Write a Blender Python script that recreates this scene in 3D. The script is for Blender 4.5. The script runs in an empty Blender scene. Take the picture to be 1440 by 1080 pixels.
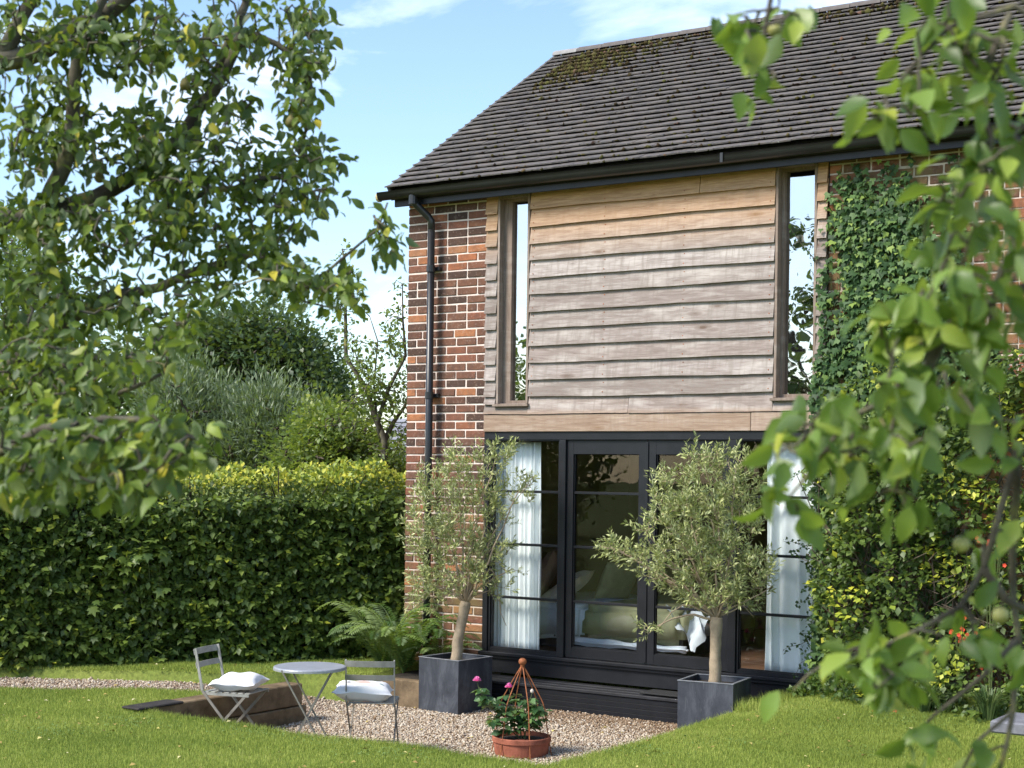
import bpy, math, random
import numpy as np
from mathutils import Vector, Matrix, noise

random.seed(7)
rng = np.random.default_rng(7)
R = math.radians
sc = bpy.context.scene
C = sc.collection

# ------------------------------------------------------------------ camera
YAW, ROLL, FPX = 0.5916075, 0.0125467, 2200.0
CAM = np.array([8.7976, -11.3465, 1.9756])
F_ = np.array([-math.sin(YAW), math.cos(YAW), 0.0])
R0 = np.array([math.cos(YAW), math.sin(YAW), 0.0]); U0 = np.array([0, 0, 1.0])
R_ = math.cos(ROLL) * R0 + math.sin(ROLL) * U0
U_ = -math.sin(ROLL) * R0 + math.cos(ROLL) * U0
cam = bpy.data.cameras.new('camera'); cam_o = bpy.data.objects.new('camera', cam); C.objects.link(cam_o)
cam.sensor_fit = 'HORIZONTAL'; cam.sensor_width = 36; cam.lens = FPX / 1440 * 36
cam.shift_y = 119.84 / 1440
cam_o.matrix_world = Matrix([[R_[0], U_[0], -F_[0], CAM[0]], [R_[1], U_[1], -F_[1], CAM[1]], [R_[2], U_[2], -F_[2], CAM[2]], [0, 0, 0, 1]])
cam.clip_start = 0.1; cam.clip_end = 2000
cam.dof.use_dof = True; cam.dof.focus_distance = 13.0; cam.dof.aperture_fstop = 6.0
sc.camera = cam_o

# ------------------------------------------------------------------ sky, sun, exposure
SUN_EL = 45.0
SUN_DIR = np.array([-0.5, -0.85]); SUN_DIR /= np.linalg.norm(SUN_DIR)
w = bpy.data.worlds.new('World'); sc.world = w; w.use_nodes = True
nt = w.node_tree; nt.nodes.clear()
out = nt.nodes.new('ShaderNodeOutputWorld'); bg = nt.nodes.new('ShaderNodeBackground')
sky = nt.nodes.new('ShaderNodeTexSky'); sky.sky_type = 'NISHITA'; sky.sun_disc = False
sky.sun_elevation = R(SUN_EL); sky.sun_rotation = math.atan2(SUN_DIR[0], SUN_DIR[1])
sky.air_density = 1.0; sky.dust_density = 0.5; sky.ozone_density = 2.2
tc = nt.nodes.new('ShaderNodeTexCoord'); mp = nt.nodes.new('ShaderNodeMapping'); mp.inputs['Scale'].default_value = (1.6, 1.6, 5.0)
mp.inputs['Location'].default_value = (0.35, 0.1, 0.3)
n1 = nt.nodes.new('ShaderNodeTexNoise'); n1.inputs['Scale'].default_value = 2.6; n1.inputs['Detail'].default_value = 7; n1.inputs['Roughness'].default_value = 0.55
n1.inputs['Distortion'].default_value = 0.4
cr = nt.nodes.new('ShaderNodeValToRGB'); cr.color_ramp.elements[0].position = 0.52; cr.color_ramp.elements[1].position = 0.82
cr.color_ramp.elements[0].color = (0, 0, 0, 1); cr.color_ramp.elements[1].color = (0.85, 0.85, 0.85, 1)
mx = nt.nodes.new('ShaderNodeMix'); mx.data_type = 'RGBA'; mx.inputs['B'].default_value = (9.0, 9.4, 9.8, 1)
L = nt.links
L.new(tc.outputs['Generated'], mp.inputs['Vector']); L.new(mp.outputs[0], n1.inputs['Vector']); L.new(n1.outputs['Fac'], cr.inputs[0])
L.new(cr.outputs[0], mx.inputs['Factor']); L.new(sky.outputs[0], mx.inputs['A']); L.new(mx.outputs['Result'], bg.inputs[0])
bg.inputs[1].default_value = 0.145
L.new(bg.outputs[0], out.inputs[0])
sl = bpy.data.lights.new('sun', 'SUN'); sl.energy = 3.3; sl.angle = R(18.0); sl.color = (1.0, 0.94, 0.84)
so = bpy.data.objects.new('sun', sl); C.objects.link(so)
sd = Vector((SUN_DIR[0] * math.cos(R(SUN_EL)), SUN_DIR[1] * math.cos(R(SUN_EL)), math.sin(R(SUN_EL))))
so.rotation_euler = sd.to_track_quat('Z', 'Y').to_euler(); so.location = (0, 0, 30)
vs = sc.view_settings; vs.view_transform = 'Standard'; vs.look = 'None'; vs.gamma = 1; vs.use_curve_mapping = False; vs.exposure = 0.92
try:
    sc.cycles.use_denoising = True; sc.cycles.max_bounces = 8; sc.cycles.transparent_max_bounces = 12
    sc.cycles.diffuse_bounces = 3; sc.cycles.glossy_bounces = 3
except Exception: pass

# ------------------------------------------------------------------ helpers
def at(px, py, D):
    """a world point seen at photograph pixel (px, py), D metres deep"""
    d = F_ + (px - 720) / FPX * R_ - (py - 540 - 119.84) / FPX * U_
    return CAM + D * d

WL = {}
def wloc(o): return WL.get(o.name, np.zeros(3)) if o else np.zeros(3)
def tag(o, label=None, cat=None, group=None, kind=None):
    if label: o['label'] = label
    if cat: o['category'] = cat
    if group: o['group'] = group
    if kind: o['kind'] = kind
    return o
def empty(name, loc=(0, 0, 0), **k):
    o = bpy.data.objects.new(name, None); C.objects.link(o); o.location = loc; o.empty_display_size = 0.1
    WL[o.name] = np.array(loc, float); return tag(o, **k)

def newmesh(name, V, F, mat=None, smooth=False, tint=None):
    """V (n,3); F list of faces or an (m,k) array"""
    me = bpy.data.meshes.new(name); V = np.asarray(V, dtype=np.float32)
    if isinstance(F, np.ndarray):
        m, k = F.shape
        me.vertices.add(len(V)); me.vertices.foreach_set('co', V.ravel())
        me.loops.add(m * k); me.loops.foreach_set('vertex_index', F.astype(np.int32).ravel())
        me.polygons.add(m); me.polygons.foreach_set('loop_start', np.arange(0, m * k, k, dtype=np.int32))
        try: me.polygons.foreach_set('loop_total', np.full(m, k, dtype=np.int32))
        except Exception: pass
        me.update(calc_edges=True)
    else:
        me.from_pydata(V.tolist(), [], F); me.update()
    if smooth: me.polygons.foreach_set('use_smooth', np.ones(len(me.polygons), dtype=bool))
    if mat: me.materials.append(mat)
    if tint is not None:
        a = me.attributes.new('tint', 'FLOAT', 'POINT'); a.data.foreach_set('value', np.asarray(tint, dtype=np.float32))
    return me
def obj(name, V, F, mat=None, parent=None, origin=None, smooth=False, tint=None, **k):
    """link ONE mesh object; V in world coordinates (unrotated frame of its thing)"""
    V = np.asarray(V, float)
    if origin is None: origin = wloc(parent) if parent is not None else np.array([0, 0, 0.])
    origin = np.asarray(origin, float)
    o = bpy.data.objects.new(name, newmesh(name, V - origin, F, mat, smooth, tint)); C.objects.link(o)
    if parent is not None: o.parent = parent; o.location = origin - wloc(parent)
    else: o.location = origin
    WL[o.name] = origin
    return tag(o, **k)
def inst(name, me, parent, loc, rot=None, scale=None, **k):
    o = bpy.data.objects.new(name, me); C.objects.link(o)
    loc = np.asarray(loc, float); WL[o.name] = loc
    o.location = loc - wloc(parent)
    if rot is not None:
        if isinstance(rot, Matrix): o.rotation_euler = rot.to_euler()
        else: o.rotation_euler = rot
    if scale is not None: o.scale = scale if hasattr(scale, '__len__') else (scale,) * 3
    if parent is not None: o.parent = parent
    return tag(o, **k)
def copy_tree(o, parent=None):
    c = o.copy(); C.objects.link(c)
    if parent is not None: c.parent = parent
    for ch in list(o.children): copy_tree(ch, c)
    return c

class MB:
    def __init__(s): s.V = []; s.F = []
    def add(s, V, F):
        n = len(s.V); s.V += [tuple(v) for v in V]; s.F += [tuple(i + n for i in f) for f in F]; return s
    def box(s, x0, x1, y0, y1, z0, z1, b=0.0):
        if b <= 0:
            V = [(x, y, z) for z in (z0, z1) for y in (y0, y1) for x in (x0, x1)]
            F = [(0, 2, 3, 1), (4, 5, 7, 6), (0, 1, 5, 4), (2, 6, 7, 3), (0, 4, 6, 2), (1, 3, 7, 5)]
            return s.add(V, F)
        bm = bmesh_box(x0, x1, y0, y1, z0, z1, b); return s.add(*bm)
    def tube(s, pts, rad, n=8, cap=True):
        pts = [np.asarray(p, float) for p in pts]
        if not hasattr(rad, '__len__'): rad = [rad] * len(pts)
        V = []; F = []; up = None
        for i, p in enumerate(pts):
            t = pts[min(i + 1, len(pts) - 1)] - pts[max(i - 1, 0)]; t = t / (np.linalg.norm(t) + 1e-12)
            if up is None:
                a = np.array([0, 0, 1.]) if abs(t[2]) < .9 else np.array([1., 0, 0])
            else: a = up
            u = a - t * (a @ t); u /= np.linalg.norm(u) + 1e-12; up = u; v = np.cross(t, u)
            for k in range(n):
                c, q = math.cos(2 * math.pi * k / n), math.sin(2 * math.pi * k / n)
                V.append(p + rad[i] * (c * u + q * v))
        for i in range(len(pts) - 1):
            for k in range(n):
                k2 = (k + 1) % n; F.append((i * n + k, i * n + k2, (i + 1) * n + k2, (i + 1) * n + k))
        if cap:
            F.append(tuple(range(n))[::-1]); F.append(tuple((len(pts) - 1) * n + k for k in range(n)))
        return s.add(V, F)
    def lathe(s, prof, c=(0, 0, 0), n=24):
        V = []; F = []
        for r, z in prof:
            for k in range(n): V.append((c[0] + r * math.cos(2 * math.pi * k / n), c[1] + r * math.sin(2 * math.pi * k / n), c[2] + z))
        for i in range(len(prof) - 1):
            for k in range(n):
                k2 = (k + 1) % n; F.append((i * n + k, i * n + k2, (i + 1) * n + k2, (i + 1) * n + k))
        return s.add(V, F)
    def bar(s, a, b, w, t, up=(0, 0, 1)):
        """rectangular bar from a to b, w wide across, t thick"""
        a = np.asarray(a, float); b = np.asarray(b, float); d = b - a; d /= np.linalg.norm(d)
        u = np.asarray(up, float); u = u - d * (u @ d); u /= np.linalg.norm(u); v = np.cross(d, u)
        V = [p + sx * v * w / 2 + sy * u * t / 2 for p in (a, b) for sy in (-1, 1) for sx in (-1, 1)]
        return s.add(V, [(0, 2, 3, 1), (4, 5, 7, 6), (0, 1, 5, 4), (2, 6, 7, 3), (0, 4, 6, 2), (1, 3, 7, 5)])
    def build(s, name, mat, parent=None, **k): return obj(name, np.array(s.V), s.F, mat, parent, **k)

def bmesh_box(x0, x1, y0, y1, z0, z1, b):
    import bmesh
    bm = bmesh.new(); bmesh.ops.create_cube(bm, size=1)
    for v in bm.verts:
        v.co = ((x0 + x1) / 2 + v.co.x * (x1 - x0), (y0 + y1) / 2 + v.co.y * (y1 - y0), (z0 + z1) / 2 + v.co.z * (z1 - z0))
    bmesh.ops.bevel(bm, geom=bm.edges[:], offset=b, segments=1, affect='EDGES')
    V = [tuple(v.co) for v in bm.verts]; F = [tuple(v.index for v in f.verts) for f in bm.faces]
    bm.free(); return V, F
def box(name, x0, x1, y0, y1, z0, z1, mat, parent=None, b=0.0, **k):
    return MB().box(x0, x1, y0, y1, z0, z1, b).build(name, mat, parent, origin=((x0 + x1) / 2, (y0 + y1) / 2, (z0 + z1) / 2), **k)

# ------------------------------------------------------------------ materials
class NM:
    def __init__(s, name):
        s.m = bpy.data.materials.new(name); s.m.use_nodes = True; s.nt = s.m.node_tree; s.nt.nodes.clear()
        s.out = s.n('ShaderNodeOutputMaterial')
    def n(s, t, **k):
        x = s.nt.nodes.new(t)
        for a, b in k.items():
            if hasattr(x, a) and a not in x.inputs: setattr(x, a, b)
            else: x.inputs[a].default_value = b
        return x
    def l(s, a, b): s.nt.links.new(a, b); return b
    def noise(s, scale, detail=4, rough=.55, vec=None, dist=0, stretch=None):
        x = s.n('ShaderNodeTexNoise'); x.inputs['Scale'].default_value = scale; x.inputs['Detail'].default_value = detail
        x.inputs['Roughness'].default_value = rough; x.inputs['Distortion'].default_value = dist
        if vec is None: vec = s.n('ShaderNodeTexCoord').outputs['Object']
        if stretch:
            mp = s.n('ShaderNodeMapping'); mp.inputs['Scale'].default_value = stretch; s.l(vec, mp.inputs[0]); vec = mp.outputs[0]
        s.l(vec, x.inputs['Vector']); return x.outputs['Fac']
    def ramp(s, fac, stops):
        x = s.n('ShaderNodeValToRGB'); e = x.color_ramp.elements
        while len(e) < len(stops): e.new(0.5)
        for i, (p, c) in enumerate(stops):
            e[i].position = p; e[i].color = (c if hasattr(c, '__len__') else (c, c, c)) + ((1,) if (not hasattr(c, '__len__') or len(c) == 3) else ())
        s.l(fac, x.inputs[0]); return x.outputs[0]
    def mix(s, f, a, b, mode='MIX'):
        x = s.n('ShaderNodeMix', data_type='RGBA', blend_type=mode)
        for v, i in ((f, 'Factor'), (a, 'A'), (b, 'B')):
            if isinstance(v, (int, float)): x.inputs[i].default_value = v
            elif isinstance(v, tuple): x.inputs[i].default_value = v + (1,) if len(v) == 3 else v
            else: s.l(v, x.inputs[i])
        return x.outputs['Result']
    def math(s, op, a, b=0.0):
        x = s.n('ShaderNodeMath', operation=op)
        for v, i in ((a, 0), (b, 1)):
            if isinstance(v, (int, float)): x.inputs[i].default_value = v
            else: s.l(v, x.inputs[i])
        return x.outputs[0]
    def rand(s): return s.n('ShaderNodeObjectInfo').outputs['Random']
    def offs(s, amt=40.0):
        """object coordinates shifted by a random amount for each object"""
        t = s.n('ShaderNodeTexCoord').outputs['Object']; x = s.n('ShaderNodeVectorMath', operation='ADD')
        r = s.math('MULTIPLY', s.rand(), amt); c = s.n('ShaderNodeCombineXYZ'); s.l(r, c.inputs[0]); s.l(r, c.inputs[1]); s.l(r, c.inputs[2])
        s.l(t, x.inputs[0]); s.l(c.outputs[0], x.inputs[1]); return x.outputs[0]
    def bsdf(s, col, rough=.6, bump=None, bstr=.3, bdist=.01, metal=0.0, spec=.5, **k):
        p = s.n('ShaderNodeBsdfPrincipled'); p.inputs['Metallic'].default_value = metal; p.inputs['Specular IOR Level'].default_value = spec
        for v, i in ((col, 'Base Color'), (rough, 'Roughness')):
            if isinstance(v, (int, float)): p.inputs[i].default_value = v
            elif isinstance(v, tuple): p.inputs[i].default_value = v + (1,) if len(v) == 3 else v
            else: s.l(v, p.inputs[i])
        for a, b in k.items(): p.inputs[a.replace('_', ' ')].default_value = b
        if bump is not None:
            b = s.n('ShaderNodeBump'); b.inputs['Strength'].default_value = bstr; b.inputs['Distance'].default_value = bdist
            s.l(bump, b.inputs['Height']); s.l(b.outputs[0], p.inputs['Normal'])
        s.p = p; s.l(p.outputs[0], s.out.inputs['Surface']); return s.m

def m_brick():
    m = NM('brick'); r = m.rand(); v = m.offs()
    base = m.ramp(r, [(0, (.06, .036, .028)), (.2, (.105, .055, .038)), (.38, (.20, .085, .052)), (.55, (.155, .078, .05)), (.70, (.25, .095, .055)), (.82, (.13, .072, .05)), (.88, (.36, .13, .06)), (.96, (.42, .17, .075)), (1, (.30, .19, .12))])
    n = m.noise(14, 6, .65, v); c = m.mix(m.ramp(n, [(.35, 0.), (.7, 1.)]), base, m.mix(.55, base, (.06, .045, .04)))
    n2 = m.noise(45, 5, .7, v); c = m.mix(m.math('MULTIPLY', m.ramp(n2, [(.55, 0.), (.72, 1.)]), .5), c, (.42, .32, .26))
    g = m.n('ShaderNodeNewGeometry'); sp = m.n('ShaderNodeSeparateXYZ'); m.l(g.outputs['Position'], sp.inputs[0])
    moss = m.math('MULTIPLY', m.ramp(sp.outputs[2], [(.0, .75), (.28, .55), (.55, 0.)]) if False else m.mossmask(sp), m.ramp(m.noise(3.5, 5, .6, g.outputs['Position']), [(.42, 0.), (.62, 1.)]))
    c = m.mix(moss, c, (.21, .17, .06))
    return m.bsdf(c, .9, m.noise(70, 6, .7, v), .9, .006, spec=.2)
def _mm(m, sp):
    # algae grows low on the corner pier and over the whole right-hand wall
    low = m.n('ShaderNodeMapRange'); low.inputs['From Min'].default_value = 2.0; low.inputs['From Max'].default_value = .9; low.inputs['To Max'].default_value = .45
    m.l(sp.outputs[2], low.inputs['Value'])
    rt = m.n('ShaderNodeMapRange'); rt.inputs['From Min'].default_value = 3.9; rt.inputs['From Max'].default_value = 4.2; rt.inputs['To Max'].default_value = .6
    m.l(sp.outputs[0], rt.inputs['Value'])
    return m.math('MAXIMUM', low.outputs[0], rt.outputs[0])
NM.mossmask = _mm
def m_mortar():
    m = NM('mortar'); g = m.n('ShaderNodeNewGeometry'); sp = m.n('ShaderNodeSeparateXYZ'); m.l(g.outputs['Position'], sp.inputs[0])
    c = m.ramp(m.noise(9, 6, .7), [(.3, (.58, .47, .41)), (.7, (.80, .68, .61))])
    moss = m.math('MULTIPLY', m.mossmask(sp), m.ramp(m.noise(3.5, 5, .6, g.outputs['Position']), [(.38, 0.), (.6, 1.)]))
    c = m.mix(moss, c, (.27, .23, .10))
    return m.bsdf(c, .95, m.noise(120, 5, .7), .6, .004, spec=.1)
def m_oak(name='oak_board', vertical=False, tone=1.0, warm=False):
    m = NM(name); v = m.offs(60); st = (1.2, 12, 16) if not vertical else (14, 14, 1.0)
    wv = m.noise(3.0, 8, .62, v, 1.2, st)
    kn = m.n('ShaderNodeTexVoronoi'); kn.inputs['Scale'].default_value = 1.0
    mpk = m.n('ShaderNodeMapping'); mpk.inputs['Scale'].default_value = (1.9, 5, 6.5) if not vertical else (6, 6, 1.2); m.l(v, mpk.inputs[0]); m.l(mpk.outputs[0], kn.inputs['Vector'])
    knot = m.ramp(kn.outputs['Distance'], [(.05, 1.), (.16, 0.)])
    ring = m.math('SINE', m.math('MULTIPLY', kn.outputs['Distance'], 34.0))
    near = m.ramp(kn.outputs['Distance'], [(.12, 1.), (.34, 0.)])
    base = m.ramp(m.rand(), [(0, (.22, .185, .165)), (.3, (.33, .285, .26)), (.55, (.42, .37, .345)), (.8, (.26, .215, .195)), (1, (.36, .295, .26))])
    c = m.mix(m.ramp(wv, [(.35, 0.), (.62, 1.)]), m.mix(.6, base, (.13, .09, .07)), base)
    c = m.mix(m.math('MULTIPLY', m.ramp(m.noise(2.2, 4, .6, v, .3, (1, 1, 5)), [(.5, 0.), (.72, 1.)]), .6), c, (.52, .47, .43))
    c = m.mix(m.math('MULTIPLY', near, m.math('MULTIPLY', m.math('ABSOLUTE', ring), .25)), c, (.17, .11, .075))
    c = m.mix(m.math('MULTIPLY', knot, .85), c, (.10, .06, .04))
    crk = m.ramp(m.noise(2.0, 9, .75, v, 0, (2.2, 30, 34) if not vertical else (34, 34, 1)), [(.67, 0.), (.72, 1.)])
    c = m.mix(m.math('MULTIPLY', crk, .6), c, (.08, .055, .04))
    # vertical silvery weather streaks
    g = m.n('ShaderNodeNewGeometry'); sp = m.n('ShaderNodeSeparateXYZ'); m.l(g.outputs['Position'], sp.inputs[0])
    stv = m.noise(6, 5, .6, g.outputs['Position'], .2, (4, 1, .5)); c = m.mix(m.math('MULTIPLY', m.ramp(stv, [(.48, 0.), (.66, 1.)]), .6), c, (.22, .18, .155))
    # boards kept dry by the eaves never silvered
    dry = m.n('ShaderNodeMapRange'); dry.inputs['From Min'].default_value = 3.75; dry.inputs['From Max'].default_value = 4.3; m.l(sp.outputs[2], dry.inputs['Value'])
    low = m.n('ShaderNodeMapRange'); low.inputs['From Min'].default_value = 2.50; low.inputs['From Max'].default_value = 2.44; low.inputs['To Max'].default_value = .35; m.l(sp.outputs[2], low.inputs['Value'])
    wn = m.math('MAXIMUM', dry.outputs[0], low.outputs[0]) if not warm else m.math('MAXIMUM', dry.outputs[0], .55)
    warmc = m.mix(m.ramp(wv, [(.3, 0.), (.65, 1.)]), (.33, .165, .065), (.54, .31, .135))
    if warm: warmc = m.mix(m.ramp(wv, [(.3, 0.), (.65, 1.)]), (.13, .085, .055), (.26, .18, .12))
    c = m.mix(m.math('MULTIPLY', wn, .85), c, warmc)
    if tone != 1: c = m.mix(1.0, c, (tone, tone, tone), 'MULTIPLY')
    return m.bsdf(c, .8, wv, .5, .006, spec=.25)
def m_tile():
    m = NM('roof_tile'); v = m.offs(); g = m.n('ShaderNodeNewGeometry')
    at_ = m.n('ShaderNodeAttribute', attribute_name='tint')
    r = m.math('FRACT', m.math('ADD', m.rand(), at_.outputs['Fac']))
    base = m.ramp(r, [(0, (.058, .053, .054)), (.4, (.090, .082, .081)), (.75, (.118, .106, .102)), (.93, (.070, .065, .068)), (1, (.15, .132, .122))])
    c = m.mix(m.ramp(m.noise(20, 6, .7, g.outputs['Position']), [(.4, 0.), (.68, 1.)]), base, (.15, .13, .115))
    lich = m.ramp(m.noise(6, 8, .72, g.outputs['Position']), [(.58, 0.), (.66, 1.)]); c = m.mix(m.math('MULTIPLY', lich, .6), c, (.09, .065, .05))
    l2 = m.ramp(m.noise(38, 4, .6, g.outputs['Position']), [(.68, 0.), (.72, 1.)]); c = m.mix(m.math('MULTIPLY', l2, .7), c, (.42, .40, .34))
    return m.bsdf(c, .75, m.noise(60, 5, .7, g.outputs['Position']), .4, .004, spec=.3)
def m_plain(name, col, rough=.5, metal=0, var=.25, scale=8, bump=.1, spec=.5, **k):
    m = NM(name); n = m.noise(scale, 5, .6)
    d = tuple(x * (1 - var) for x in col); b = tuple(min(1, x * (1 + var)) for x in col)
    return m.bsdf(m.ramp(n, [(.3, d), (.7, b)]), rough, m.noise(scale * 9, 4, .6), bump, .003, metal, spec, **k)
def m_leaf(name, stops, transl=.35, rough=.45, obj_rand=False, hue_noise=None, spec=.5):
    m = NM(name)
    f = m.rand() if obj_rand else m.n('ShaderNodeAttribute', attribute_name='tint').outputs['Fac']
    c = m.ramp(f, stops); g = m.n('ShaderNodeNewGeometry')
    under = m.mix(.45, c, (.20, .24, .14)); c2 = m.mix(g.outputs['Backfacing'], c, under)
    m.bsdf(c2, rough, spec=spec)
    t = m.n('ShaderNodeBsdfTranslucent'); m.l(m.mix(.6, c, (.30, .42, .03)), t.inputs[0])
    x = m.n('ShaderNodeMixShader'); x.inputs[0].default_value = transl; m.l(m.p.outputs[0], x.inputs[1]); m.l(t.outputs[0], x.inputs[2]); m.l(x.outputs[0], m.out.inputs[0])
    return m.m
def m_glass(name, k0, k1, tint=(.8, .82, .8), bs=.035):
    m = NM(name); tr = m.n('ShaderNodeBsdfTransparent'); tr.inputs[0].default_value = tint + (1,)
    gl = m.n('ShaderNodeBsdfGlossy'); gl.inputs['Roughness'].default_value = 0.005
    n = m.noise(2.2, 2, .4); b = m.n('ShaderNodeBump'); b.inputs['Strength'].default_value = bs; b.inputs['Distance'].default_value = .05
    m.l(n, b.inputs['Height']); m.l(b.outputs[0], gl.inputs['Normal'])
    fr = m.n('ShaderNodeLayerWeight'); fr.inputs['Blend'].default_value = .5
    f = m.n('ShaderNodeMapRange'); m.l(fr.outputs['Facing'], f.inputs['Value']); f.inputs['To Min'].default_value = k0; f.inputs['To Max'].default_value = k1
    x = m.n('ShaderNodeMixShader'); m.l(f.outputs[0], x.inputs[0]); m.l(tr.outputs[0], x.inputs[1]); m.l(gl.outputs[0], x.inputs[2]); m.l(x.outputs[0], m.out.inputs[0])
    return m.m

M = {}
M['brick'] = m_brick(); M['mortar'] = m_mortar()
M['oak'] = m_oak(); M['oak_v'] = m_oak('oak_lining', True, 1.0, True)
M['tile'] = m_tile()
M['black'] = m_plain('black_painted_timber', (.010, .0105, .013), .42, 0, .35, 5, .15, .35)
M['blackpl'] = m_plain('black_gutter_plastic', (.016, .0165, .018), .36, 0, .3, 3, .05)
M['deck'] = m_plain('dark_deck_stain', (.022, .022, .025), .5, 0, .4, 6, .3, .4)
M['lead'] = None
def m_lead():
    m = NM('weathered_zinc'); g = m.n('ShaderNodeNewGeometry')
    sp = m.n('ShaderNodeSeparateXYZ'); m.l(g.outputs['Position'], sp.inputs[0])
    n = m.noise(4, 8, .7, None, .8, (1, 1, .5)); c = m.ramp(n, [(.32, (.028, .031, .040)), (.52, (.060, .066, .080)), (.68, (.12, .13, .15)), (.8, (.20, .21, .23))])
    s2 = m.noise(30, 4, .7, None, 0, (2, 2, .2)); c = m.mix(m.math('MULTIPLY', m.ramp(s2, [(.6, 0.), (.72, 1.)]), .4), c, (.28, .29, .30))
    return m.bsdf(c, .5, m.noise(20, 4, .6), .15, .004, .35)
M['lead'] = m_lead()
M['soil'] = m_plain('soil', (.035, .025, .018), .95, 0, .5, 30, .9)
M['terracotta'] = m_plain('terracotta', (.30, .105, .065), .85, 0, .35, 11, .5, .15)
M['rust'] = m_plain('rusty_steel', (.30, .10, .035), .7, .2, .5, 25, .4)
M['chair'] = m_plain('grey_painted_steel', (.30, .295, .27), .45, .1, .18, 12, .1)
M['chairleg'] = m_plain('taupe_painted_steel', (.22, .20, .17), .45, .1, .25, 12, .1)
M['table'] = m_plain('blue_grey_steel', (.33, .34, .37), .35, .2, .12, 10, .05)
M['cushion'] = m_plain('off_white_linen', (.74, .74, .76), .9, 0, .06, 5, .5, .1)
def m_print():
    m = NM('printed_linen'); tcx = m.n('ShaderNodeTexCoord').outputs['Object']
    def spot(x, y, r, nn=0.03):
        d = m.n('ShaderNodeVectorMath', operation='DISTANCE'); sp = m.n('ShaderNodeSeparateXYZ'); m.l(tcx, sp.inputs[0])
        cb = m.n('ShaderNodeCombineXYZ'); m.l(sp.outputs[0], cb.inputs[0]); m.l(sp.outputs[1], cb.inputs[1]); m.l(cb.outputs[0], d.inputs[0]); d.inputs[1].default_value = (x, y, 0)
        dd = m.math('ADD', d.outputs['Value'], m.math('MULTIPLY', m.math('SUBTRACT', m.noise(14, 4, .6), .5), nn * 2.5))
        return m.ramp(dd, [(r * .75, 1.), (r * 1.1, 0.)])
    c = m.mix(spot(-.04, 0.0, .06), (.74, .74, .74), (.80, .42, .36)); c = m.mix(m.math('MULTIPLY', spot(-.10, -.06, .06), .7), c, (.82, .55, .50))
    c = m.mix(spot(-.06, .1, .018, .02), c, (.12, .12, .14)); c = m.mix(spot(-.03, -.13, .02, .02), c, (.2, .3, .28)); c = m.mix(spot(.06, .08, .03), c, (.6, .65, .6))
    return m.bsdf(c, .9, m.noise(50, 3, .6), .2, .003, spec=.1)
M['print'] = m_print()
M['curtain'] = m_plain('pale_curtain', (.84, .88, .89), .9, 0, .05, 4, .1, .1)
M['sleeper'] = m_plain('old_sleeper', (.16, .115, .07), .9, 0, .5, 7, .9, .15)
M['sleeper_dark'] = m_plain('dark_plank', (.04, .035, .033), .8, 0, .4, 9, .6, .2)
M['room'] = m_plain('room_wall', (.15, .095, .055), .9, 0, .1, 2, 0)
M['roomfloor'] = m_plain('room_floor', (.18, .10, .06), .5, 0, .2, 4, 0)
M['blanket'] = m_plain('olive_blanket', (.36, .36, .22), .95, 0, .12, 12, .5, .1)
M['sheet'] = m_plain('pale_blue_sheet', (.78, .84, .90), .9, 0, .06, 6, .4, .1)
M['pillow_a'] = m_plain('cream_pillow', (.85, .76, .62), .9, 0, .08, 8, .4, .1)
M['pillow_b'] = m_plain('rose_pillow', (.48, .30, .25), .9, 0, .08, 8, .4, .1)
M['wood_in'] = m_plain('orange_wood', (.16, .075, .035), .5, 0, .2, 8, .1)
M['bark'] = m_plain('bark', (.10, .08, .06), .9, 0, .45, 25, .8, .15)
def m_lichen_bark():
    m = NM('lichened_bark'); n = m.noise(9, 5, .65); c = m.ramp(n, [(.35, (.055, .045, .035)), (.55, (.11, .10, .075)), (.64, (.22, .20, .09)), (.72, (.36, .26, .05))])
    return m.bsdf(c, .9, m.noise(60, 5, .7), .7, .004, spec=.15)
M['lichen'] = m_lichen_bark()
M['olive_bark'] = m_plain('olive_bark', (.36, .28, .19), .85, 0, .25, 18, .6, .2)
M['stem'] = m_plain('green_stem', (.10, .13, .04), .7, 0, .3, 20, .1)
M['slate'] = m_plain('grey_slate', (.26, .26, .28), .7, 0, .25, 6, .3)
M['glass_up'] = m_glass('coated_glass', .56, .80, (.5, .5, .5), .07)
M['glass_dn'] = m_glass('clear_glass', .012, .15, (.97, .98, .98))
M['glow'] = None

# ------------------------------------------------------------------ leaves
def unit(a): return a / (np.linalg.norm(a, axis=-1, keepdims=True) + 1e-9)
def T_pear():
    # length along +y, width x, folded on the midrib, tip curling down
    V = np.array([(0, 0, 0), (-.16, .18, .05), (.16, .18, .05), (-.255, .42, .10), (.255, .42, .10), (-.17, .74, .03), (.17, .74, .03), (0, 1, -.16), (0, .45, 0), (0, .78, -.06)], float)
    F = np.array([(0, 8, 1), (0, 2, 8), (1, 8, 3), (2, 4, 8), (3, 8, 9), (4, 9, 8), (3, 9, 5), (4, 6, 9), (5, 9, 7), (6, 7, 9)])
    return V, F
def T_diamond(wd=.28, fold=.06, droop=.08):
    V = np.array([(0, 0, 0), (-wd, .48, fold), (wd, .48, fold), (0, 1, -droop), (0, .5, 0)], float)
    return V, np.array([(0, 4, 1), (0, 2, 4), (1, 4, 3), (2, 3, 4)])
def T_narrow(wd=.11):
    return np.array([(0, 0, 0), (-wd, .5, .02), (wd, .5, .02), (0, 1, -.03)], float), np.array([(0, 3, 1), (0, 2, 3)])
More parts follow.
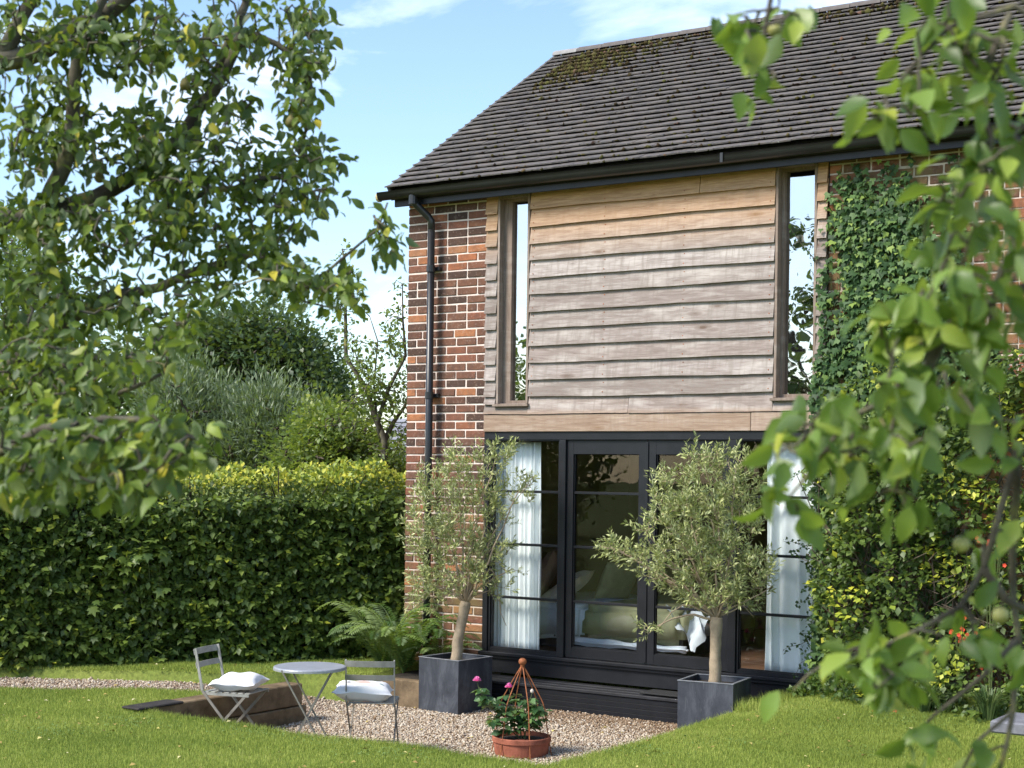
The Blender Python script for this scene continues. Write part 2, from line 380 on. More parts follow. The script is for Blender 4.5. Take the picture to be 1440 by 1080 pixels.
def T_ivy():
    V = np.array([(0, 0, 0), (-.42, -.05, .0), (-.5, .4, .0), (-.22, .45, .03), (0, 1, -.05), (.22, .45, .03), (.5, .4, 0), (.42, -.05, 0), (0, .3, .06)], float)
    return V, np.array([(8, 1, 0), (8, 2, 1), (8, 3, 2), (8, 4, 3), (8, 5, 4), (8, 6, 5), (8, 7, 6), (8, 0, 7)])
def frames(dirs, nrm):
    y = unit(dirs); z = nrm - y * np.sum(nrm * y, 1, keepdims=True); z = unit(z); x = np.cross(y, z)
    return np.stack([x, y, z], 2)          # columns
def leafmesh(name, tmpl, loc, dirs, nrm, size, mat, parent=None, tint=None, smooth=True, **k):
    V, F = tmpl; n = len(loc); A = frames(dirs, nrm)
    P = np.einsum('nij,vj->nvi', A, V) * np.asarray(size).reshape(-1, 1, 1) + loc[:, None, :]
    FF = (F[None] + (np.arange(n) * len(V))[:, None, None]).reshape(-1, F.shape[1])
    if tint is None: tint = rng.random(n)
    return obj(name, P.reshape(-1, 3), FF, mat, parent, smooth=smooth, tint=np.repeat(tint, len(V)), **k)
def leafobjs(name, tmpl, loc, dirs, nrm, size, mat, parent, nvar=3):
    """every leaf an object of its own, sharing a few curled meshes"""
    V, F = tmpl; mes = []
    for i in range(nvar):
        W = V.copy(); W[:, 2] += (W[:, 1] ** 2) * rng.uniform(-.3, .1) + W[:, 0] * rng.uniform(-.3, .3); W[:, 0] *= rng.uniform(.85, 1.15)
        mes.append(newmesh(name, W, F, mat, True))
    A = frames(dirs, nrm)
    for i in range(len(loc)):
        inst(name, mes[i % nvar], parent, loc[i], Matrix(A[i].tolist()), float(size[i]))
def rand_unit(n): return unit(rng.normal(size=(n, 3)))

def resample(pts, step):
    pts = [np.asarray(p, float) for p in pts]; o = [pts[0]]
    # catmull-rom for smooth limbs
    P = [2 * pts[0] - pts[1]] + pts + [2 * pts[-1] - pts[-2]]
    for i in range(1, len(P) - 2):
        n = max(1, int(np.linalg.norm(P[i + 1] - P[i]) / step))
        for k in range(1, n + 1):
            t = k / n; a, b, c, d = P[i - 1], P[i], P[i + 1], P[i + 2]
            o.append(.5 * ((2 * b) + (-a + c) * t + (2 * a - 5 * b + 4 * c - d) * t * t + (-a + 3 * b - 3 * c + d) * t ** 3))
    return np.array(o)
def grow(mb, limbs, targets, twig_r=.006, step=.08, sag=.0, n=4, wob=.25, limb_n=7):
    """limbs: list of (points, r0, r1). Joins every target to the nearest wood by a wobbly twig.
    Returns nodes with a direction, for hanging leaves on."""
    nodes = []; ndir = []
    for pts, r0, r1 in limbs:
        q = resample(pts, step); q[1:-1] += rng.normal(size=q[1:-1].shape) * step * .08
        mb.tube(q, np.linspace(r0, r1, len(q)), limb_n)
        nodes.append(q)
    nodes = np.concatenate(nodes) if nodes else np.zeros((0, 3))
    T = np.asarray(targets, float)
    d0 = np.array([np.min(np.sum((nodes - t) ** 2, 1)) for t in T]); T = T[np.argsort(d0)]
    lp = []; ld = []
    buf = np.zeros((len(nodes) + len(T) * 6 + 10, 3)); buf[:len(nodes)] = nodes; cnt = len(nodes)
    for t in T:
        i = int(np.argmin(np.sum((buf[:cnt] - t) ** 2, 1))); a = buf[i]; L_ = np.linalg.norm(t - a)
        if L_ < 1e-4: continue
        m1 = a + (t - a) * .35 + rng.normal(size=3) * L_ * wob * .4; m2 = a + (t - a) * .7 + rng.normal(size=3) * L_ * wob * .3
        m1[2] += sag * L_ * .5; m2[2] += sag * L_ * .6
        mb.tube([a, m1, m2, t], [twig_r * 1.5, twig_r * 1.2, twig_r, twig_r * .5], n, cap=False)
        for p in (m1, m2, t):
            buf[cnt] = p; cnt += 1
        ld += [unit(m2 - m1), unit(t - m2)]; lp += [m2, t]
    return np.array(lp), np.array(ld), buf[:cnt]
def ellip(c, r, n, shell=0.0):
    u = rand_unit(n); q = rng.random(n) ** (1 / 3); q = shell + (1 - shell) * q
    return np.asarray(c) + u * q[:, None] * np.asarray(r)
def pxell(cx, cy, rx, ry, D, n, dd=.35):
    """points in a volume at depth D whose picture-sized radii are rx, ry"""
    u = rand_unit(n) * (rng.random(n) ** (1 / 3))[:, None]
    return np.array([at(cx + rx * a, cy + ry * b, D + dd * c) for a, b, c in u])

# ------------------------------------------------------------------ ground, path, patio
PNEAR = [(-9.0, -8.6), (-1.45, -3.35), (-.10, -2.45), (.30, -1.80)]
PFAR = [(-10.0, -7.9), (-2.24, -2.55), (-.76, -1.70), (-.23, -1.12), (.30, -.86)]
def _interp(line, x): return np.interp(x, [p[0] for p in line], [p[1] for p in line])
def in_path(x, y): return (x < .32) & (x > -9) & (y > _interp(PNEAR, x)) & (y < _interp(PFAR, x))
def in_patio(x, y): return (x > .30) & (x < 3.80) & (y > -3.48) & (y < 0.3)
def smooth(t): t = np.clip(t, 0, 1); return t * t * (3 - 2 * t)
def gravel_z(x, y):
    p = -.03 + .025 * (np.minimum(y, -.3) + .3)
    return p + smooth((.3 - x) / 1.3) * (.13 - p)
def wobble(x, y, s=1.0, a=.01): return a * (np.sin(x * 2.1 * s + 1.3) * np.cos(y * 1.7 * s) + .6 * np.sin(x * 4.7 * s + y * 3.1 * s))
def lawn_z(x, y):
    z = .20 + wobble(x, y)
    z = z + .17 * smooth((x - 3.7) / .7) * smooth((y + 2.0) / 1.9)          # the lawn climbs towards the house on the right
    return z
def ground_z(x, y):
    g = in_path(x, y) | in_patio(x, y)
    return np.where(g, gravel_z(x, y) - .015, lawn_z(x, y))
def grid(name, xs, ys, fz, mat, **k):
    X, Y = np.meshgrid(xs, ys); Z = fz(X, Y); V = np.stack([X.ravel(), Y.ravel(), Z.ravel()], 1); nx, ny = len(xs), len(ys)
    i = (np.arange(ny - 1)[:, None] * nx + np.arange(nx - 1)[None]).ravel()
    return obj(name, V, np.stack([i, i + 1, i + nx + 1, i + nx], 1), mat, smooth=False, **k)
def m_lawn():
    m = NM('lawn_turf'); g = m.n('ShaderNodeNewGeometry').outputs['Position']
    c = m.ramp(m.noise(1.6, 5, .6, g), [(.3, (.15, .19, .038)), (.5, (.20, .245, .05)), (.7, (.27, .30, .07))])
    c = m.mix(m.ramp(m.noise(30, 5, .7, g), [(.35, 0.), (.7, .7)]), c, (.05, .07, .015))
    return m.bsdf(c, .9, m.noise(80, 4, .7, g), .8, .01, spec=.15)
def m_gravelbase():
    m = NM('gravel_bed'); g = m.n('ShaderNodeNewGeometry').outputs['Position']
    v = m.n('ShaderNodeTexVoronoi'); v.inputs['Scale'].default_value = 75; m.l(g, v.inputs['Vector'])
    c = m.mix(.6, m.ramp(v.outputs['Distance'], [(.1, (.50, .40, .33)), (.6, (.16, .11, .085))]), (.33, .25, .20))
    return m.bsdf(c, .95, v.outputs['Distance'], .8, .01, spec=.1)
M['lawn'] = m_lawn(); M['gravelbase'] = m_gravelbase()
far_xs = np.concatenate([-np.geomspace(400, 3.2, 26), np.linspace(-3, 9, 60), np.geomspace(9.4, 400, 24)])
far_ys = np.concatenate([-np.geomspace(400, 8.4, 22), np.linspace(-8, 4, 60), np.geomspace(4.4, 600, 28)])
grid('ground', far_xs, far_ys, lambda x, y: np.full_like(x, -.30) + 0 * wobble(x, y), M['soil'], kind='structure')
lx = np.concatenate([-np.geomspace(300, 4.2, 24), np.arange(-4, 8, .05), np.geomspace(8.1, 300, 24)])
ly = np.concatenate([-np.geomspace(300, 7.4, 24), np.arange(-7.2, 1.0, .05), np.geomspace(1.1, 500, 30)])
def lawn_hole(x, y):
    inside = (x > .3) & (x < 9.5) & (y > .5) & (y < 5.5)
    return np.where(inside, -.25, ground_z(x, y))
grid('lawn', lx, ly, lawn_hole, M['lawn'], kind='structure')
# gravel sheets (structure) a few mm above the cut turf
def sheet(name, cond, xs, ys, fz, mat, **k):
    X, Y = np.meshgrid(xs, ys); Z = fz(X, Y); V = np.stack([X.ravel(), Y.ravel(), Z.ravel()], 1); nx, ny = len(xs), len(ys)
    i = (np.arange(ny - 1)[:, None] * nx + np.arange(nx - 1)[None]).ravel()
    F = np.stack([i, i + 1, i + nx + 1, i + nx], 1); cen = V[F].mean(1)
    return obj(name, V, F[cond(cen[:, 0], cen[:, 1])], mat, **k)
gx = np.arange(-9, 4.0, .06); gy = np.arange(-9, .2, .06)
sheet('gravel_patio', lambda x, y: in_patio(x, y) & (y < -.2), gx, gy, lambda x, y: gravel_z(x, y) - .004, M['gravelbase'], kind='structure')
sheet('gravel_path', lambda x, y: in_path(x, y) & (x < .3), gx, gy, lambda x, y: gravel_z(x, y) - .004, M['gravelbase'], kind='structure')

def frame_mask(P, mx=90, my=90):
    d = P - CAM; z = d @ F_; X = 720 + FPX * (d @ R_) / z; Y = 540 + 119.84 - FPX * (d @ U_) / z
    return (z > .3) & (X > -mx) & (X < 1440 + mx) & (Y > -my) & (Y < 1080 + my)
def m_tint(name, stops, rough=.8, spec=.2, transl=0):
    m = NM(name); c = m.ramp(m.n('ShaderNodeAttribute', attribute_name='tint').outputs['Fac'], stops); m.bsdf(c, rough, spec=spec)
    if transl:
        t = m.n('ShaderNodeBsdfTranslucent'); m.l(c, t.inputs[0]); x = m.n('ShaderNodeMixShader'); x.inputs[0].default_value = transl
        m.l(m.p.outputs[0], x.inputs[1]); m.l(t.outputs[0], x.inputs[2]); m.l(x.outputs[0], m.out.inputs[0])
    return m.m
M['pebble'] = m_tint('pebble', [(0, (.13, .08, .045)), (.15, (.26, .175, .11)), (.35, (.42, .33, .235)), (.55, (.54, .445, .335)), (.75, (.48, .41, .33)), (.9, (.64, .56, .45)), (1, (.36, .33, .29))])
PLANTERS = [(1.104, -.705, R(-5)), (3.45, -.585, R(8))]
def pebbles(name, cond, n, box_, label, cat):
    x = rng.uniform(box_[0], box_[1], n); y = rng.uniform(box_[2], box_[3], n); k = cond(x, y)
    for cx, cy, a in PLANTERS: k &= (np.hypot(x - cx, y - cy) > .2)
    k &= frame_mask(np.stack([x, y, gravel_z(x, y)], 1), 200, 120); x = x[k]; y = y[k]; n = len(x)
    V = np.array([(1, 0, 0), (-1, 0, 0), (0, 1, 0), (0, -1, 0), (0, 0, 1), (0, 0, -1)], float)
    F = np.array([(4, 0, 2), (4, 2, 1), (4, 1, 3), (4, 3, 0), (5, 2, 0), (5, 1, 2), (5, 3, 1), (5, 0, 3)])
    s = rng.lognormal(math.log(.0070), .34, n)
    A = frames(rand_unit(n), rand_unit(n)); sc3 = rng.uniform(.55, 1.25, (n, 3))
    P = np.einsum('nij,vj->nvi', A, V) * 1.0; P = np.einsum('nij,nvj->nvi', A, V[None] * sc3[:, None, :]) * s[:, None, None]
    P[:, :, 2] *= .75
    P += np.stack([x, y, gravel_z(x, y) + s * .35], 1)[:, None, :]
    FF = (F[None] + (np.arange(n) * 6)[:, None, None]).reshape(-1, 3)
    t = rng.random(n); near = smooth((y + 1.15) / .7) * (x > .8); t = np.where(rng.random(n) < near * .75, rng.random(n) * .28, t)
    obj(name, P.reshape(-1, 3), FF, M['pebble'], tint=np.repeat(t, 6), kind='stuff', label=label, category=cat) if False else tag(obj(name, P.reshape(-1, 3), FF, M['pebble'], tint=np.repeat(t, 6), kind='stuff'), label, cat)
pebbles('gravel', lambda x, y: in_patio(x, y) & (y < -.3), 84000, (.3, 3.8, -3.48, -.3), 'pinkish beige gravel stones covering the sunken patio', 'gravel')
pebbles('path_gravel', lambda x, y: in_path(x, y), 50000, (-3.6, .32, -4.6, -.8), 'pale gravel stones of the path in front of the hedge', 'gravel')

M['grass'] = m_tint('grass_blade', [(0, (.17, .23, .040)), (.35, (.26, .33, .060)), (.65, (.36, .43, .085)), (.88, (.47, .50, .13)), (1, (.60, .55, .26))], .6, .3, .3)
def blades(name, x, y, z, hmin, hmax, wd, label, mat=None, lean=.45):
    n = len(x); a = rng.uniform(0, 2 * math.pi, n); h = rng.uniform(hmin, hmax, n); la = rng.uniform(0, 2 * math.pi, n); ln = rng.random(n) * lean * h
    b = np.stack([x, y, z], 1); d = np.stack([np.cos(a), np.sin(a), np.zeros(n)], 1) * wd
    tip = b + np.stack([np.cos(la) * ln, np.sin(la) * ln, h], 1)
    V = np.stack([b - d, b + d, tip], 1).reshape(-1, 3); F = np.arange(n * 3).reshape(-1, 3)
    cl = .5 + .5 * np.sin(x * 3.1 + np.sin(y * 2.3) * 2) * np.sin(y * 2.7 + 1)
    t = np.clip(rng.random(n) * .7 + .3 * cl - .05, 0, 1)
    return tag(obj(name, V, F, mat or M['grass'], tint=np.repeat(t, 3), kind='stuff'), label, 'grass')
def grass_pts(n, x0, x1, y0, y1, cond):
    x = rng.uniform(x0, x1, n); y = rng.uniform(y0, y1, n); k = cond(x, y) & ~in_path(x, y) & ~in_patio(x, y)
    k &= frame_mask(np.stack([x, y, lawn_z(x, y)], 1), 420, 160); return x[k], y[k]
gxp, gyp = grass_pts(900000, -4.2, 8.0, -7.8, -2.2, lambda x, y: (y < -3.4) | (x > 3.7) | (y < _interp(PNEAR, x)))
blades('lawn_grass', gxp, gyp, lawn_z(gxp, gyp), .012, .032, .0022, 'mown green lawn grass in front of the sunken patio')
gxp, gyp = grass_pts(300000, 3.75, 7.5, -2.2, .0, lambda x, y: x > 3.8)
blades('lawn_grass', gxp, gyp, lawn_z(gxp, gyp), .012, .034, .0022, 'mown green lawn grass rising towards the house on the right')
gxp, gyp = grass_pts(300000, -4.5, .4, -5.2, .6, lambda x, y: y > _interp(PFAR, x))
blades('lawn_grass', gxp, gyp, lawn_z(gxp, gyp), .012, .03, .0024, 'strip of mown grass between the gravel path and the hedge')
# longer tufts hanging over the cut edges
t = rng.random(9000); ex = np.concatenate([rng.uniform(.25, 3.85, 5000), 3.80 + rng.random(4000) * .06]); ey = np.concatenate([-3.48 - rng.random(5000) * .06, rng.uniform(-3.5, -.1, 4000)])
blades('edge_grass', ex, ey, lawn_z(ex, ey) - .015, .02, .065, .0024, 'longer grass fringing the cut lawn edges of the patio', lean=1.0)
ex = 3.80 + np.abs(rng.normal(0, .10, 1500)); ey = rng.uniform(-1.0, -.15, 1500)
blades('edge_grass', ex, ey, lawn_z(ex, ey) - .01, .05, .13, .003, 'tall unmown grass beside the right hand planter', lean=.6)

# ------------------------------------------------------------------ the house
H = empty('brick_barn_house', (0, 0, 0), label='brick barn house with oak weatherboarding, dark tiled roof and black glazed doors', cat='house')
TOP = 4.42
# pier and its bricks
pier = box('brick_wall', .006, .876, .0085, .30, -.25, TOP + .1, M['mortar'], H)
gab = MB()
gp = [(.006, -.25), (5.3, -.25), (5.3, 4.5), (2.8, 6.15), (.3, 4.62), (.006, 4.5)]
V = [(.03 + sx, .02 + y, z) for sx in (0, .22) for y, z in gp]; n_ = len(gp)
gab.add(V, [tuple(range(n_))[::-1], tuple(range(n_, 2 * n_))] + [(i, (i + 1) % n_, (i + 1) % n_ + n_, i + n_) for i in range(n_)])
def m_brickwall():
    m = NM('gable_brick'); t = m.n('ShaderNodeTexCoord').outputs['Object']; mp_ = m.n('ShaderNodeMapping'); mp_.inputs['Rotation'].default_value = (R(90), 0, R(90)); m.l(t, mp_.inputs[0])
    b = m.n('ShaderNodeTexBrick'); b.inputs['Scale'].default_value = 1; b.inputs['Brick Width'].default_value = .225; b.inputs['Row Height'].default_value = .075; b.inputs['Mortar Size'].default_value = .006
    b.inputs['Color1'].default_value = (.25, .10, .07, 1); b.inputs['Color2'].default_value = (.12, .06, .045, 1); b.inputs['Mortar'].default_value = (.5, .42, .36, 1); m.l(mp_.outputs[0], b.inputs[0])
    return m.bsdf(b.outputs[0], .9, b.outputs[1], .3, .005)
gab.build('gable_wall', m_brickwall(), H)
def brickmesh(w, h=.0645, d=.10, seed=0):
    r = random.Random(seed); V, F = bmesh_box(-w / 2, w / 2, 0, d, -h / 2, h / 2, .004)
    V = [(x + r.uniform(-.002, .002), y + r.uniform(-.001, .0015), z + r.uniform(-.002, .002)) for x, y, z in V]
    return newmesh('brick', V, F, M['brick'])
BM = {k: [brickmesh(w, .061, seed=i) for i in range(4)] for k, w in (('S', .210), ('H', .097), ('Q', .072), ('T', .152))}
BW = {'S': .215, 'H': .1025, 'Q': .076, 'T': .156}
PAT = ['SSSS', 'HSSSH', 'SSSS', 'HSSSH', 'SSHHS', 'HSSHHH', 'SSSS', 'THSSH', 'HHSSHH', 'HSSSH']
PAT = [p for p in PAT]
nb = 0; z = TOP - .035
course = 0
while z > -.1 and nb < 250:
    p = PAT[(course * 7 + (course // 3)) % len(PAT)] if course % 2 == 0 or random.random() < .5 else 'HSSSH'
    if course % 2 == 0 and random.random() < .6: p = 'SSSS'
    tot = sum(BW[c] for c in p) + .01 * (len(p) - 1); k = .884 / tot; x = -.002
    for c in p:
        wd = BW[c] * k
        inst('brick', random.choice(BM[c]), pier, (x + wd / 2, random.uniform(-.002, .003), z + random.uniform(-.002, .002)), (0, random.uniform(-.006, .006), random.uniform(-.01, .01)), (k, 1, 1)); nb += 1
        x += wd + .01 * k
    z -= .075; course += 1
# right-hand wall
rw = box('brick_wall', 4.085, 9.4, .0085, .30, -.25, TOP + .1, M['mortar'], H)
rest = []; cnt = 0
for ci in range(58):
    z = TOP - .035 - ci * .075; x = 4.083 + (0 if ci % 2 else -.0)
    first = True
    while x < 9.3:
        c = 'H' if (first and ci % 2) or random.random() < .16 else 'S'; first = False
        wd = BW[c]
        if z > 2.7 and x < 5.35 and cnt < 46 * 6:
            inst('brick', random.choice(BM[c]), rw, (x + wd / 2, random.uniform(-.004, .004), z + random.uniform(-.003, .003)), (0, random.uniform(-.01, .01), random.uniform(-.012, .012))); cnt += 1
        elif x < 7.5 or z > 2.5: rest.append((x, wd, z))
        x += wd + .01
mb = MB()
for x, wd, z in rest: mb.box(x, x + wd, random.uniform(-.004, .003), .09, z - .032, z + .032)
mb.build('bricks', M['brick'], rw, kind='stuff')

# weatherboards
BZ = [4.2255 - .1473 * k for k in range(13)]
def board(x0, x1, zb, hgt=.172, name='weatherboard'):
    n = 7 if x1 - x0 < .5 else 26; V = []; F = []; xs = np.linspace(x0, x1, n); s = random.random() * 9; tw = random.uniform(-.004, .004)
    for i, x in enumerate(xs):
        e = .0035 * math.sin(x * 2.3 + s) + .0018 * math.sin(x * 6.1 + s * 2) + random.uniform(-.0012, .0012); b = random.uniform(-.001, .001) + tw * (i / (n - 1) - .5)
        V += [(x, -.040 + b, zb + e), (x, -.008 + b, zb + hgt), (x, .010, zb + hgt), (x, -.016 + b, zb + e + .001)]
    for i in range(n - 1):
        for k in range(4): k2 = (k + 1) % 4; F.append((i * 4 + k, (i + 1) * 4 + k, (i + 1) * 4 + k2, i * 4 + k2))
    F += [(0, 1, 2, 3), tuple((n - 1) * 4 + k for k in (3, 2, 1, 0))]
    return obj(name, V, F, M['oak'], H, origin=((x0 + x1) / 2, -.02, zb + hgt / 2))
box('sheathing', .882, 4.083, .012, .10, 2.31, TOP + .08, M['sleeper_dark'], H) if False else None
# wall behind the boards, cut round the two windows
for (a, b, z0, z1) in ((.882, 1.012, 2.30, 4.5), (1.345, 3.652, 2.30, 4.5), (3.998, 4.083, 2.30, 4.5), (1.012, 1.345, 2.30, 2.545), (3.652, 3.998, 2.30, 2.56), (1.012, 1.345, 4.36, 4.5), (3.652, 3.998, 4.37, 4.5)):
    box('sheathing', a, b, .012, .16, z0, z1, M['sleeper_dark'], H)
for k, zb in enumerate(BZ):
    if k == 0:
        board(1.352, 2.985, zb, .20); board(2.99, 3.646, zb, .20); board(.884, 1.006, zb - .01, .2); board(4.0, 4.08, zb - .01, .2)
    elif k == 12:
        board(.884, 1.350, zb, .092); board(1.352, 2.345, zb, .165); board(2.35, 3.645, zb, .165); board(3.648, 4.08, zb, .092); board(.884, 1.006, zb + .085, .08); board(4.0, 4.08, zb + .085, .08)
    else:
        board(1.352, 3.646, zb); board(.884, 1.006, zb + random.uniform(-.008, .008)); board(4.0, 4.08, zb + random.uniform(-.008, .008))
# header beam
box('header_beam', .884, 3.46, -.030, .05, 2.302, 2.452, M['oak'], H, .004); box('header_beam', 3.463, 4.08, -.030, .05, 2.302, 2.452, M['oak'], H, .004)
# nails in the board ends
nl = MB()
for zb in BZ[:12]:
    for x in (1.39, 3.61, 2.1, 2.85):
        for dz in (.03, .11): nl.box(x - .004, x + .004, -.043 + dz * .19, -.030 + dz * .19, zb + dz - .004, zb + dz + .004)
nl.build('nails', M['rust'], H, kind='stuff')

# narrow windows
def narrow_window(x0, x1, z0, z1, dep, fw, sill=False):
    W_ = box('narrow_window', x0, x1, -.006, dep, z0 - .022, z0, M['oak_v'], H)     # bottom lining board
    box('lining_board', x0, x0 + .022, -.028, dep, z0, z1, M['oak_v'], W_, .002); box('lining_board', x1 - .022, x1, -.028, dep, z0, z1, M['oak_v'], W_, .002)
    box('lining_board', x0, x1, -.028, dep, z1, z1 + .022, M['oak_v'], W_)
    a, b = x0 + .022, x1 - .022; y0 = dep - .07
    f = MB()
    f.box(a, a + fw, y0, dep, z0, z1); f.box(b - fw * .5, b, y0, dep, z0, z1); f.box(a + fw, b - fw * .5, y0, dep, z0, z0 + .03); f.box(a + fw, b - fw * .5, y0, dep, z1 - .02, z1)
    f.build('frame', M['oak_v'], W_)
    box('pane', a + fw - .003, b - fw * .5 + .003, dep - .03, dep - .022, z0 + .027, z1 - .017, M['glass_up'], W_)
    box('sill', x0 - .018, x1 + .018, -.060, -.007, z0 - .026, z0 - .003, M['oak_v'], W_, .002)
    box('pane_backing', x0 - .1, x1 + .1, dep + .15, dep + .17, z0 - .1, z1 + .08, M['room'], W_)  # dark sheet added behind the pane, standing in for the dim room
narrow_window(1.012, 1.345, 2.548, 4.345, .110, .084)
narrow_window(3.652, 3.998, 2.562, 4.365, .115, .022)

# glazed screen: side lights and french doors
def glazed(name, x0, x1, z0, z1, gx0, gx1, gz0, gz1, y0, y1, bars, hinge=None, **k):
    mb = MB(); mb.box(x0, gx0, y0, y1, z0, z1); mb.box(gx1, x1, y0, y1, z0, z1); mb.box(gx0, gx1, y0 + .002, y1 - .002, z0, gz0); mb.box(gx0, gx1, y0 + .002, y1 - .002, gz1, z1)
    o = mb.build(name, M['black'], H)
    ed = [gz0] + bars + [gz1]
    for a, b in zip(ed[:-1], ed[1:]): box('pane', gx0 - .004, gx1 + .004, y0 + .030, y0 + .036, a + .006, b - .006, M['glass_dn'], o)
    for zb in bars: box('glazing_bar', gx0, gx1, y0 + .012, y1 - .008, zb - .011, zb + .011, M['black'], o, .002)
    bd = MB(); t = .010
    bd.box(gx0, gx0 + t, y0 + .014, y0 + .029, gz0, gz1); bd.box(gx1 - t, gx1, y0 + .014, y0 + .029, gz0, gz1); bd.box(gx0 + t, gx1 - t, y0 + .014, y0 + .029, gz0, gz0 + t)
    bd.build('beading', M['black'], o)
    return o
BARS = [.854, 1.320, 1.782]
box('door_frame_head', .882, 4.083, -.012, .10, 2.232, 2.300, M['black'], H, .003)
box('door_frame_post', .882, .935, -.012, .10, .375, 2.232, M['black'], H, .003)
box('door_frame_post', 1.668, 1.732, -.014, .10, .375, 2.232, M['black'], H, .003)
box('door_frame_post', 3.272, 3.343, -.014, .10, .375, 2.232, M['black'], H, .003)
box('door_frame_post', 4.030, 4.083, -.012, .10, .375, 2.232, M['black'], H, .003)
glazed('side_light', .937, 1.666, .375, 2.230, .955, 1.652, .405, 2.222, .004, .06, BARS)
glazed('french_door', 1.734, 2.512, .380, 2.228, 1.797, 2.436, .462, 2.112, .010, .066, BARS)
d2 = glazed('french_door', 2.518, 3.270, .380, 2.228, 2.594, 3.205, .462, 2.112, .010, .066, BARS)
glazed('side_light', 3.345, 4.028, .375, 2.230, 3.360, 4.012, .405, 2.222, .004, .06, BARS)
box('meeting_bead', 2.503, 2.527, .000, .0085, .39, 2.215, M['black'], d2, .002)
hd = MB(); hd.tube([(2.555, .01, 1.18), (2.555, -.045, 1.18)], .009); hd.tube([(2.555, -.045, 1.18), (2.49, -.05, 1.18)], .008); hd.box(2.54, 2.57, -.002, .009, 1.08, 1.26)
hd.build('handle', M['blackpl'], d2)
box('door_sill', .87, 4.09, -.055, .12, .345, .374, M['black'], H, .004)
box('door_sill_nosing', .87, 4.09, -.035, .02, .318, .344, M['black'], H, .003)
box('riser', .882, 4.09, -.012, .10, .195, .317, M['black'], H)
# deck step
dk = empty('deck_step', (2.48, -.15, -.1), label='low black deck step below the french doors', cat='step')
for i in range(3):
    y0 = -.300 + i * .0965; box('deck_board', .89, 4.12, y0, y0 + .093, .140 + .004 * i, .165 + .004 * i, M['deck'], dk, .003)
for i in range(6):
    z0 = -.12 + i * .043; box('riser_slat', .895, 4.115, -.286 - .001 * (i % 2), -.262, z0, z0 + .0415, M['black'], dk, .002)
box('end_panel', 4.096, 4.115, -.262, -.014, -.12, .138, M['black'], dk)
box('subframe', .90, 4.09, -.26, -.02, -.12, .137, M['sleeper_dark'], dk)
mt = MB().box(2.62, 3.16, -.27, -.04, .1755, .188, .004).build('doormat', m_plain('rubber_mat', (.018, .018, .018), .85, 0, .3, 40, .8), None)
tag(mt, 'thin black mat lying on the deck step in front of the right hand door', 'doormat')

# eaves, gutter, pipe
box('soffit', -.03, 9.4, -.125, .30, 4.385, 4.398, M['black'], H)
box('fascia', -.05, 9.4, -.150, -.127, 4.345, 4.53, M['black'], H, .003)
g = MB(); n = 9; xs = np.linspace(-.16, 9.4, 24); V = []; F = []
for x in xs:
    sagz = .004 * math.sin(x * 1.7)
    for r_ in (.060, .054):
        for k in range(n):
            a = math.pi + math.pi * k / (n - 1); V.append((x, -.215 + r_ * math.cos(a), 4.47 + sagz + r_ * 1.15 * math.sin(a)))
for i in range(len(xs) - 1):
    for s_ in (0, n):
        for k in range(n - 1):
            q = i * 2 * n + s_ + k; F.append((q, q + 1, q + 2 * n + 1, q + 2 * n))
    for k in (0, n - 1):
        q = i * 2 * n + k; F.append((q, q + n, q + n + 2 * n, q + 2 * n))
F.append(tuple(range(n))); gut = obj('gutter', V, F, M['blackpl'], H, smooth=True)
st = MB().tube([(-.165, -.215, 4.435), (-.19, -.215, 4.435)], [.045, .040], 12); st.build('stop_end', m_plain('pale_stop_end', (.42, .34, .16), .6), gut)
for x in (3.3, 7.2):
    b = MB().box(x - .012, x + .012, -.282, -.270, 4.40, 4.475); b.build('gutter_bracket', M['blackpl'], gut)
pp = MB(); PX, PY = .325, -.085
pp.tube([(.215, -.215, 4.42), (.215, -.215, 4.365), (.235, -.19, 4.335), (PX - .02, PY - .02, 4.235), (PX, PY, 4.20), (PX, PY, 4.10)], .033, 12)
pp.tube([(PX, PY, 4.12), (PX, PY, -.02)], .033, 14)
dp = pp.build('downpipe', M['blackpl'], H, smooth=True)
for z in (3.77, 2.63, 1.5, .55):
    MB().tube([(PX, PY, z - .03), (PX, PY, z + .03)], .040, 14).build('pipe_collar', M['blackpl'], dp)
    MB().box(PX - .065, PX + .065, -.05, -.006, z - .018, z + .018, .003).build('pipe_bracket', M['blackpl'], dp)
MB().tube([(.215, -.215, 4.34), (.215, -.215, 4.44)], .042, 12).build('outlet', M['blackpl'], dp)

# roof
EY, EZ, RY, RZ = -.235, 4.500, 2.66, 6.375
sl_ = np.array([0, RY - EY, RZ - EZ]); SL = np.linalg.norm(sl_); sd_ = sl_ / SL; sn = np.array([0, -sd_[2], sd_[1]])
deckb = MB()
a0 = np.array([0, EY + .05, EZ + .0]); b0 = np.array([0, RY, RZ])
V = []
for x in (-.06, 9.5):
    for p in (a0, b0, np.array([0, 2 * RY - EY, EZ])):
        V.append((x, p[1], p[2] - .012)); V.append((x, p[1], p[2] - .10))
deckb.add(V, [(0, 2, 8, 6), (2, 4, 10, 8), (1, 7, 9, 3), (3, 9, 11, 5), (0, 1, 3, 2), (2, 3, 5, 4), (6, 8, 9, 7), (8, 10, 11, 9), (0, 6, 7, 1), (4, 5, 11, 10)])
roof = deckb.build('roof', M['sleeper_dark'], H)
vm = MB(); v0 = np.array([-.072, EY + .03, EZ - .004]); v1 = np.array([-.072, RY, RZ - .004]); vm.bar(v0, v1, .030, .055, up=tuple(sn)); vm.build('verge_mortar', m_plain('verge_mortar', (.13, .12, .115), .9, 0, .3, 20, .5, .1), roof)
NC = 28; GA = (SL - .05) / NC; TW = .165
